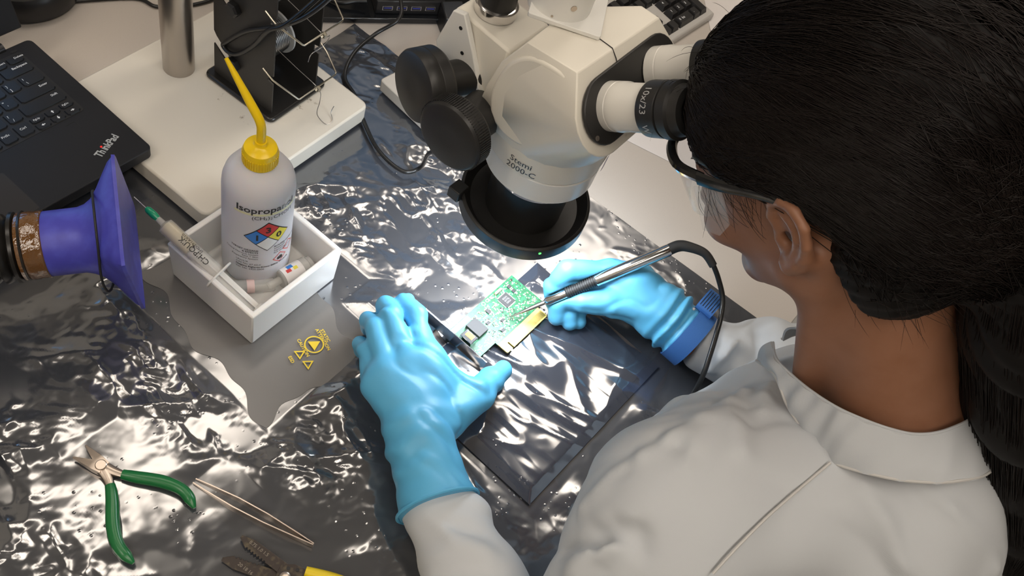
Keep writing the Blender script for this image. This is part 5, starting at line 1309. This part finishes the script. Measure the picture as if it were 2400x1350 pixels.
link('rim_piping', MB().tube(A, 0.0014, 6), M_coat, col)

at(per, 'neck_cord', MB().tube(catmull([(-0.030, -0.2880, 0.150), (-0.010, -0.2960, 0.1690), (0.0, -0.3054, 0.1860), (0.012, -0.3141, 0.2150), (0.024, -0.335, 0.245)], 8), 0.0042, 10), mat('grey_green_cord', (0.28, 0.30, 0.25), 0.7, bump=(500, 0.4, 0.001)))

# trousers and stool, below the bench
def leg_sdf(P):
    d = None
    for sg in (-1, 1):
        x = -0.04 + 0.10 * sg
        e = chain(P, [np.array((x, -0.56, -0.27)), np.array((x + 0.03 * sg, -0.16, -0.20)), np.array((x + 0.03 * sg, -0.20, -0.62))], [0.095, 0.068, 0.050], 0.02)
        e = smin(e, sd_cap(P, (x + 0.03 * sg, -0.21, -0.695), (x + 0.05 * sg, -0.04, -0.705), 0.040, 0.032), 0.02)
        d = e if d is None else smin(d, e, 0.02)
    return np.maximum(d, -0.7385 - P[..., 2])
v, q = nets(leg_sdf, (-0.35, -0.70, -0.76), (0.28, 0.03, -0.10), 0.010)
at(per, 'trousers', np_mesh('trousers', v, q), M_trouser)
stool = thing('lab_stool', 'round black laboratory stool under the seated person', 'stool', (-0.04, -0.56, FLOOR))
link('seat', MB().lathe([(0.17, 0.0), (0.185, 0.01), (0.185, 0.035), (0.17, 0.045)], (0, 0, 0.335), (0, 0, 1), 40), M_rubber, stool)
link('column', MB().cyl((0, 0, 0.05), (0, 0, 0.336), 0.025), M_chrome, stool)
for k in range(5):
    a = 2 * math.pi * k / 5; link('foot', MB().tube([(0, 0, 0.07), (0.26 * math.cos(a), 0.26 * math.sin(a), 0.025)], 0.018, 10), M_blkplastic, stool)

# ------------------------------------------------------------------ gloves
def finger(P, pts, r0, r1, k=0.003): return chain(P, [np.array(p, float) for p in pts], list(np.linspace(r0, r1, len(pts))), k)
n3g = Noise3(8)
LIDX = [(-0.1800, -0.0190, 0.0560), (-0.1500, 0.0240, 0.0590), (-0.1400, 0.0470, 0.0480), (-0.1375, 0.0530, 0.0250)]
LMID = [(-0.2020, -0.0100, 0.0590), (-0.1690, 0.0420, 0.0590), (-0.1560, 0.0600, 0.0440), (-0.1520, 0.0620, 0.0200)]
LRNG = [(-0.2200, -0.0020, 0.0560), (-0.1900, 0.0440, 0.0530), (-0.1790, 0.0600, 0.0380), (-0.1760, 0.0610, 0.0160)]
LPNK = [(-0.2350, 0.0000, 0.0490), (-0.2100, 0.0360, 0.0430), (-0.2020, 0.0480, 0.0280), (-0.2000, 0.0480, 0.0130)]
LTHM = [(-0.2060, -0.0760, 0.0450), (-0.1640, -0.0790, 0.0430), (-0.1330, -0.0770, 0.0340), (-0.1110, -0.0770, 0.0240)]
LW = np.array((-0.2480, -0.0720, 0.0500))
def lglove(P):
    d = finger(P, LIDX, 0.0128, 0.0088)
    for f_ in ((LMID, 0.0130, 0.0090), (LRNG, 0.0124, 0.0086), (LPNK, 0.0112, 0.0076)): d = smin(d, finger(P, *f_), 0.0035)
    d = smin(d, finger(P, LTHM, 0.0190, 0.0112), 0.006)
    pm = None
    for c, r_ in ((LIDX[0], 0.0165), (LMID[0], 0.0165), (LRNG[0], 0.0160), (LPNK[0], 0.0150)):
        e = sd_cap(P, np.array(c), LW, r_, 0.0215); pm = e if pm is None else smin(pm, e, 0.014)
    pm = smin(pm, sd_cap(P, LTHM[0], LIDX[0], 0.0165, 0.0130), 0.02)
    pm = smin(pm, sd_cap(P, LTHM[1], LIDX[0], 0.0110, 0.0110), 0.012)
    d = smin(d, pm, 0.008)
    wr = chain(P, [LW, np.array((-0.2680, -0.1020, 0.0505)), np.array((-0.2860, -0.1310, 0.0510))], [0.0290, 0.0320, 0.0400], 0.01)
    d = smin(d, wr, 0.018)
    # wrinkles across the wrist and knuckles
    ax = np.array((0.5, 0.84, 0.0)); t = (P - LW) @ ax
    near = np.exp(-((t + 0.004) / 0.035) ** 2)
    d = d - 0.0024 * near * np.sin(t * 260 + 6 * n3g(P * 25)) * n3g(P * 18 + 7)
    d = d + 0.0050 * np.maximum(0, 0.5 - np.abs(2 * n3g(np.stack([P[..., 0] * 52 + P[..., 1] * 10, P[..., 1] * 24 - P[..., 0] * 16, P[..., 2] * 30], -1)) - 1)) ** 1.0 - 0.0012
    d = np.maximum(d, -((P - np.array((-0.2860, -0.1310, 0.0510))) @ np.array((0.52, 0.854, 0))))
    return np.maximum(d, 0.0045 - P[..., 2])
v, q = nets(lglove, (-0.34, -0.18, 0.0), (-0.08, 0.085, 0.10), 0.0018)
lg_ = at(per, 'glove', np_mesh('glove', v, q), M_glove)
c0 = np.array((-0.2855, -0.1300, 0.0510)); axv = Vector((0.52, 0.854, 0)).normalized()
link('cuff_bead', MB().tube([tuple(Vector(c0) + frame(axv) @ Vector((0.0402 * math.cos(a), 0.0402 * math.sin(a), 0))) for a in np.linspace(0, 2 * math.pi, 40)], 0.0016, 6), M_glove, lg_)

RIDX = [(0.0560, -0.0920, 0.0700), (0.0190, -0.0545, 0.0700), (0.0055, -0.0510, 0.0480), (-0.0015, -0.0590, 0.0315)]
RMID = [(0.0580, -0.0950, 0.0560), (0.0150, -0.0610, 0.0500), (-0.0010, -0.0680, 0.0340), (-0.0060, -0.0750, 0.0190)]
RRNG = [(0.0580, -0.1050, 0.0430), (0.0200, -0.0750, 0.0340), (0.0060, -0.0830, 0.0220), (0.0030, -0.0900, 0.0160)]
RPNK = [(0.0590, -0.1150, 0.0320), (0.0280, -0.0860, 0.0230), (0.0150, -0.0900, 0.0160), (0.0130, -0.0970, 0.0145)]
RTHM = [(0.0600, -0.1480, 0.0580), (0.0320, -0.1130, 0.0540), (0.0130, -0.0870, 0.0480), (0.0035, -0.0640, 0.0385)]
RW = np.array((0.0715, -0.1640, 0.0520))
def rglove(P):
    d = finger(P, RIDX, 0.0132, 0.0088)
    for f_ in ((RMID, 0.0130, 0.0090), (RRNG, 0.0125, 0.0088), (RPNK, 0.0110, 0.0078)): d = smin(d, finger(P, *f_), 0.003)
    d = smin(d, finger(P, RTHM, 0.0180, 0.0105), 0.004)
    pm = None
    for c, r_ in ((RIDX[0], 0.0160), (RMID[0], 0.0165), (RRNG[0], 0.0160), (RPNK[0], 0.0150)):
        e = sd_cap(P, np.array(c), RW, r_, 0.0230); pm = e if pm is None else smin(pm, e, 0.014)
    pm = smin(pm, sd_cap(P, RTHM[0], np.array((0.066, -0.118, 0.060)), 0.0180, 0.0190), 0.02)
    pm = smin(pm, sd_cap(P, (0.072, -0.125, 0.066), RW, 0.020, 0.026), 0.02)
    d = smin(d, pm, 0.008)
    wr = chain(P, [RW, np.array((0.0730, -0.1900, 0.0490)), np.array((0.0735, -0.2010, 0.0480))], [0.0285, 0.0300, 0.0325], 0.01)
    d = smin(d, wr, 0.014)
    ax = np.array((-0.1, 0.99, 0.0)); t = (P - np.array((0.072, -0.182, 0.05))) @ ax
    near = np.exp(-(t / 0.016) ** 2)
    d = d - 0.0035 * near * np.sin(t * 420 + 5 * n3g(P * 22 + 3) + P[..., 0] * 60)
    d = d + 0.0046 * np.maximum(0, 0.5 - np.abs(2 * n3g(np.stack([P[..., 0] * 34, P[..., 1] * 42 + P[..., 0] * 20, P[..., 2] * 46], -1) + 4) - 1)) - 0.0011
    d = np.maximum(d, -((P - np.array((0.0735, -0.2000, 0.048))) @ np.array((-0.05, 0.998, 0))))
    # leave the iron's shaft free
    d = smax(d, -sd_cap(P, np.array(IT), np.array(IE), 0.0056, 0.0076), 0.002)
    return np.maximum(d, 0.0045 - P[..., 2])
v, q = nets(rglove, (-0.03, -0.215, 0.0), (0.12, -0.025, 0.11), 0.0017)
at(per, 'glove', np_mesh('glove', v, q), M_glove)
# bare wrists inside the cuffs
at(per, 'forearm', MB().cyl(tuple(WR + (ER - WR) * 0.2), (0.0728, -0.176, 0.0495), 0.0285, 0.0270), M_skin)
at(per, 'forearm', MB().cyl(tuple(WL + (EL - WL) * 0.2), (-0.2600, -0.090, 0.0500), 0.0310, 0.0270), M_skin)

# ------------------------------------------------------------------ blue wrist strap
M_strap = mat('blue_elastic', (0.035, 0.14, 0.42), 0.7, bump=(1500, 0.5, 0.0008))
ws_ = thing('wrist_strap', 'blue elastic grounding strap round the right wrist', 'wrist strap')
sa = Vector((0.05, -0.98, -0.12)).normalized(); scn = Vector((0.0738, -0.2035, 0.0475)); Rs = frame(sa, (1, 0, 0))
def band(r0, r1, t0, t1, w, sq=1.0, n=48):
    vs = []; fs = []
    for i in range(n + 1):
        a = t0 + (t1 - t0) * i / n; d = Rs @ Vector((math.cos(a), math.sin(a), 0))
        for rr, ww in ((r0, -w / 2), (r1, -w / 2), (r1, w / 2), (r0, w / 2)): vs.append(scn + d * rr + sa * ww)
    for i in range(n):
        for k in range(4): fs.append((i * 4 + k, i * 4 + 4 + k, i * 4 + 4 + (k + 1) % 4, i * 4 + (k + 1) % 4))
    fs += [(0, 1, 2, 3), (4 * n + 3, 4 * n + 2, 4 * n + 1, 4 * n)]
    return MB().add(vs, fs)
at(ws_, 'band', band(0.0345, 0.0365, 0, 2 * math.pi, 0.021), M_strap)
# folded-over end standing up as a loop on the far side
lp = []
base = scn + Vector((0.020, 0.004, 0.031))
for (x, z) in ((-0.010, 0.004), (-0.011, 0.010), (-0.004, 0.0155), (0.008, 0.0165), (0.020, 0.012), (0.026, 0.000), (0.025, -0.012)): lp.append(base + Vector((x, 0, z)))
lp = catmull(lp, 6); vs = []; fs = []
for p in lp:
    for dy, dz in ((-0.0105, 0), (0.0105, 0), (0.0105, -0.0016), (-0.0105, -0.0016)): vs.append(p + Vector((0.0 , dy, dz)))
for i in range(len(lp) - 1):
    for k in range(4): fs.append((i * 4 + k, i * 4 + 4 + k, i * 4 + 4 + (k + 1) % 4, i * 4 + (k + 1) % 4))
fs += [(0, 1, 2, 3), (len(vs) - 1, len(vs) - 2, len(vs) - 3, len(vs) - 4)]
tail = at(ws_, 'strap_tail', MB().add(vs, fs), M_strap)
for k in range(6):
    y = -0.0080 + k * 0.0032
    link('conductive_thread', MB().tube([p + Vector((0, y, 0.0004)) for p in lp[8:22]], 0.0004, 4), M_rubber, tail)
at(ws_, 'bead', MB().lathe([(0.0001, -0.002), (0.0018, -0.001), (0.0018, 0.001), (0.0001, 0.002)], base + Vector((-0.012, 0.010, 0.002)), (0, 1, 0), 12), M_paper)

# ------------------------------------------------------------------ safety glasses
M_lens = mat('clear_lens', (0.85, 0.88, 0.90), 0.05, ior=1.55, alpha=0.13)
M_gframe = mat('glasses_black', (0.010, 0.010, 0.010), 0.16)
gl = thing('safety_glasses', 'clear safety glasses with a black browbar and temples worn by the person', 'glasses')
def hv(l, f, u): return Vector(hp_(l, f, u))
brow = [hv(l, f, u) for l, f, u in ((0.076, 0.058, 0.041), (0.068, 0.082, 0.046), (0.045, 0.100, 0.050), (0.020, 0.106, 0.050), (0, 0.107, 0.047), (-0.020, 0.106, 0.050), (-0.045, 0.100, 0.050), (-0.068, 0.082, 0.046), (-0.076, 0.058, 0.041))]
bc = catmull(brow, 6)
at(gl, 'browbar', MB().tube(bc, 0.0042, 8), M_gframe)
for sg in (1, -1):
    tp = catmull([hv(0.077 * sg, 0.060, 0.041), hv(0.082 * sg, 0.040, 0.039), hv(0.085 * sg, 0.010, 0.036), hv(0.088 * sg, -0.010, 0.032), hv(0.086 * sg, -0.030, 0.018)], 6)
    at(gl, 'temple', MB().tube(tp, lerp_list([0.0062, 0.0055, 0.0045, 0.0035, 0.0028], len(tp)), 8, flat=0.45, xdir=tuple(HU)), M_gframe)
    n_ = 14; vs = []; fs = []
    for i in range(n_ + 1):
        t = i / n_; a = bc[0].lerp(bc[0], 0)
        k = int(round(t * (len(bc) - 1) / 2)); p = bc[k] if sg > 0 else bc[len(bc) - 1 - k]
        dr = 0.042 * (0.75 + 0.25 * math.sin(math.pi * min(1, t * 1.4))) * (1.0 if t < 0.85 else 0.72)
        for w in (0, 1):
            for th in (0.0, 0.0016): vs.append(p - Vector(HU) * (dr * w) - Vector(HF) * (th + 0.006 * w))
    for i in range(n_):
        a = 4 * i; b = a + 4
        fs += [(a, a + 2, b + 2, b), (a + 1, b + 1, b + 3, a + 3), (a, b, b + 1, a + 1), (a + 2, a + 3, b + 3, b + 2)]
    at(gl, 'lens', MB().add(vs, fs), M_lens)
    # clear side shield
    s_ = [hv(0.078 * sg, 0.064, 0.035), hv(0.080 * sg, 0.040, 0.034), hv(0.076 * sg, 0.042, 0.002), hv(0.073 * sg, 0.054, -0.010), hv(0.070 * sg, 0.070, -0.008)]
    vs = s_ + [p + Vector(HL) * (0.0014 * sg) for p in s_]; n_ = 5
    at(gl, 'side_shield', MB().add(vs, [tuple(range(n_ - 1, -1, -1)), tuple(range(n_, 2 * n_))] + [(k, (k + 1) % n_, n_ + (k + 1) % n_, n_ + k) for k in range(n_)]), M_lens)

# ------------------------------------------------------------------ hair
TIE = np.array((-0.026, -0.332, 0.492))
tie_l = head_local(TIE)
def hair_sdf(P):
    q = head_local(P); s = np.stack([np.abs(q[..., 0]), q[..., 1], q[..., 2]], -1)
    d = sd_ell(s, (0, -0.022, 0.054), (0.0855, 0.116, 0.105))
    d = smin(d, sd_ell(s, (0, 0.016, 0.052), (0.0785, 0.074, 0.074)), 0.03)
    d = smin(d, sd_cap(P, hp_(0, -0.09, 0.06), TIE, 0.078, 0.036), 0.06)
    d = smin(d, sd_cap(s, (0.030, -0.060, -0.045), (0.028, -0.100, 0.000), 0.046, 0.05), 0.04)
    # cut away face and the ear's side
    f, u = s[..., 1], s[..., 2]
    low = np.where(f > -0.004, 0.036 + 0.008 * np.clip(f / 0.08, 0, 1), 0.036 + (f + 0.004) * 2.6)
    low = np.maximum(low, -0.078 + 0.35 * np.clip(0.075 - s[..., 0], 0, 0.08) * 0)
    d = smax(d, low - u, 0.010)
    d = smax(d, f - 0.084, 0.014)
    ear_cut = sd_ell(s, (0.10, -0.010, 0.002), (0.042, 0.034, 0.046)); d = smax(d, -ear_cut, 0.004)
    tail_ = chain(P, [TIE + np.array((0, 0.012, 0.0)), TIE + np.array((0.0, -0.03, -0.008)), np.array((-0.022, -0.400, 0.430)), np.array((-0.014, -0.444, 0.368)), np.array((-0.004, -0.488, 0.300)), np.array((0.004, -0.533, 0.235)), np.array((0.010, -0.570, 0.160))], [0.042, 0.050, 0.056, 0.054, 0.044, 0.034, 0.012], 0.02)
    d = smin(d, tail_, 0.018)
    # lock-like grooves running towards the tie
    r = P - TIE; rad = np.linalg.norm(r, axis=-1) + 1e-6
    ang = np.arctan2(r[..., 0], r @ HU)
    d = d + 0.0014 * np.sin(ang * 46 + 6 * n3(P * 14)) * np.clip(rad / 0.06, 0, 1) * np.clip(1 - (rad - 0.2) / 0.1, 0, 1)
    return d
v, q = nets(hair_sdf, (-0.16, -0.60, 0.08), (0.11, -0.08, 0.60), 0.0030)
hair = at(per, 'hair', np_mesh('hair', v, q), M_hair)
# strands: traced on the hair volume from the hairline to the tie, then down the tail
def project(P, off):
    for _ in range(3):
        d = hair_sdf(P); e = 0.002
        g = np.stack([hair_sdf(P + np.array(a)) - hair_sdf(P - np.array(a)) for a in ((e, 0, 0), (0, e, 0), (0, 0, e))], -1)
        g = g / (np.linalg.norm(g, axis=-1)[..., None] + 1e-9)
        P = P - g * (d - off)[..., None]
    return P
NS = 5200; K = 13
th = rng.uniform(0, 2 * np.pi, NS); ph = rng.beta(1.5, 0.8, NS)
# start points: around the cap, seen from the tie
dirs = np.stack([np.sin(th) * 1.0, np.cos(th)], -1)
axis_f = np.array((0, 0.10, 0.055))      # local point opposite the tie, on the forehead
start = np.stack([0.088 * dirs[:, 0] * np.sqrt(1 - (2 * ph - 1) ** 2 * 0.9), -0.020 + (2 * ph - 1) * 0.102, 0.055 + 0.10 * dirs[:, 1] * np.sqrt(1 - (2 * ph - 1) ** 2 * 0.9)], -1)
NX = 2600
sx_side = np.where(rng.random(NX) < 0.72, 1, -1) * rng.uniform(0.050, 0.088, NX)
start = np.concatenate([start, np.stack([sx_side, rng.uniform(0.0, 0.078, NX), rng.uniform(0.056, 0.125, NX)], -1), np.stack([rng.uniform(-0.06, 0.06, 900), rng.uniform(0.066, 0.08, 900), rng.uniform(0.045, 0.115, 900)], -1)])
keep = (start[:, 2] > -0.070) & ~((start[:, 1] > -0.005) & (start[:, 2] < 0.034)) & ~((start[:, 1] > -0.035) & (start[:, 1] < -0.004) & (np.abs(start[:, 0]) > 0.06) & (start[:, 2] < 0.034 + 2.6 * (start[:, 1] + 0.004)))
start = start[keep]; NS = len(start)
Sw = HK + start @ HM.T
T = np.linspace(0, 1, K)[None, :, None]
ctr = HK + HU * 0.045 - HF * 0.02
a0 = Sw - ctr; a1 = (TIE + rng.normal(0, 0.010, (NS, 3))) - ctr
n0 = np.linalg.norm(a0, axis=1)[:, None, None]; n1 = np.linalg.norm(a1, axis=1)[:, None, None]
mix = (a0 / n0[:, 0])[:, None, :] * (1 - T) + (a1 / n1[:, 0])[:, None, :] * T
mix = mix / np.linalg.norm(mix, axis=-1)[..., None] * (n0 * (1 - T) + n1 * T)
Pst = ctr + mix
offs = 0.0004 + rng.uniform(0.0, 0.0024, (NS, 1)) * np.sin(np.pi * np.clip(np.linspace(0.12, 0.97, K), 0, 1))[None, :]
Lm = head_local(Pst)
Pst = Pst + HU * (0.026 * np.exp(-((Lm[..., 1] + 0.012) / 0.045) ** 2) * np.clip((np.abs(Lm[..., 0]) - 0.040) / 0.02, 0, 1) * np.clip((0.085 - Lm[..., 2]) / 0.04, 0, 1) * (Lm[:, :1, 1] > -0.01))[..., None]
Pst = project(Pst, offs)
Ls = head_local(Pst)
clash = ((np.abs(Ls[..., 0]) > 0.050) & (Ls[..., 1] > -0.038) & (Ls[..., 1] < 0.110) & (Ls[..., 2] < 0.044)).any(1)
Pst = Pst[~clash]
NT = 1300; tailpath = np.array([TIE + np.array((0, 0.005, 0)), TIE + np.array((0.0, -0.03, -0.008)), (-0.022, -0.400, 0.430), (-0.014, -0.444, 0.368), (-0.004, -0.488, 0.300), (0.004, -0.533, 0.235), (0.010, -0.570, 0.160)])
tt = np.linspace(0, 1, K); tp = np.stack([np.interp(tt, np.linspace(0, 1, len(tailpath)), tailpath[:, i]) for i in range(3)], -1)
pa = rng.uniform(0, 2 * np.pi, NT); rr = np.interp(tt, [0, 0.17, 0.34, 0.5, 0.67, 0.84, 1], [0.042, 0.051, 0.057, 0.055, 0.046, 0.036, 0.014])
td = np.gradient(tp, axis=0); td /= np.linalg.norm(td, axis=1)[:, None]
xx = np.cross(td, np.array((0, 0.5, -0.8))); xx[:] = np.array((1, 0, 0)) - td * td[:, :1]; xx /= np.linalg.norm(xx, axis=1)[:, None]; yy = np.cross(td, xx)
jit = rng.uniform(0.97, 1.07, (NT, 1)); Ptl = tp[None] + (xx[None] * np.cos(pa)[:, None, None] + yy[None] * np.sin(pa)[:, None, None]) * (rr[None] * jit)[..., None] + rng.normal(0, 0.0006, (NT, K, 3))
def strand_mesh(P, r):
    n, K, _ = P.shape; t = np.gradient(P, axis=1); t /= np.linalg.norm(t, axis=-1)[..., None] + 1e-9
    up = np.array((0.3, 0.5, 0.8)); x = np.cross(t, up); x /= np.linalg.norm(x, axis=-1)[..., None] + 1e-9; y = np.cross(t, x)
    prof = (r * np.minimum(1, 4 * (1 - np.linspace(0, 1, K)) + 0.25))[None, :, None]
    ring_ = np.stack([P + prof * (x * math.cos(a) + y * math.sin(a)) for a in (0, 2.094, 4.188)], 2)
    idx = np.arange(n * K * 3).reshape(n, K, 3); qs = []
    for k in range(3):
        k2 = (k + 1) % 3; qs.append(np.stack([idx[:, :-1, k], idx[:, :-1, k2], idx[:, 1:, k2], idx[:, 1:, k]], -1).reshape(-1, 4))
    return np_mesh('hair_strands', ring_.reshape(-1, 3), np.concatenate(qs))
link('hair_strands', strand_mesh(np.concatenate([Pst, Ptl]), 0.00036), M_strand, hair, kind='stuff')
# flyaway hairs at the forehead, temple and nape
fly = []
def curl(base, dirv, L, bendv, n=K):
    t = np.linspace(0, 1, n)[:, None]; return np.array(base) + np.array(dirv) * (L * t) + np.array(bendv) * (L * t * t)
for k in range(46):
    b = hp_(rng.uniform(-0.05, 0.05), 0.076 + rng.normal(0, 0.005), 0.090 + rng.normal(0, 0.018)); d_ = HF * rng.uniform(0.5, 1) + HU * rng.uniform(-0.2, 0.7) + HL * rng.uniform(-0.4, 0.4)
    fly.append(curl(b, d_, rng.uniform(0.015, 0.04), -HU * rng.uniform(0.2, 1.3) + HL * rng.uniform(-0.5, 0.5)))
for k in range(40):
    b = hp_(0.078 + rng.normal(0, 0.002), rng.uniform(0.01, 0.062), 0.034 + rng.normal(0, 0.004)); d_ = -HU * rng.uniform(0.6, 1) + HF * rng.uniform(-0.2, 0.3) + HL * rng.uniform(-0.1, 0.15)
    fly.append(curl(b, d_, rng.uniform(0.02, 0.06), HF * rng.uniform(-0.3, 0.1) - HL * rng.uniform(0, 0.4)))
for k in range(150):
    b = hp_(rng.uniform(-0.06, 0.078), rng.uniform(-0.09, -0.03), -0.03 + rng.normal(0, 0.006)); d_ = -HU * rng.uniform(0.4, 0.9) - HF * rng.uniform(0.0, 0.5) + HL * rng.uniform(-0.3, 0.5)
    fly.append(curl(b, d_, rng.uniform(0.03, 0.075), HL * rng.uniform(-0.5, 0.5) - HF * rng.uniform(0, 0.3)))
link('flyaway_hairs', strand_mesh(np.array(fly), 0.00016), M_strand, hair, kind='stuff')
link('hair_tie', MB().tube([tuple(Vector(TIE) + Vector((0, -0.004, 0)) + frame((0, -0.95, -0.3)) @ Vector((0.040 * math.cos(a), 0.040 * math.sin(a), 0))) for a in np.linspace(0, 2 * math.pi, 32)], 0.004, 8), M_rubber, hair)
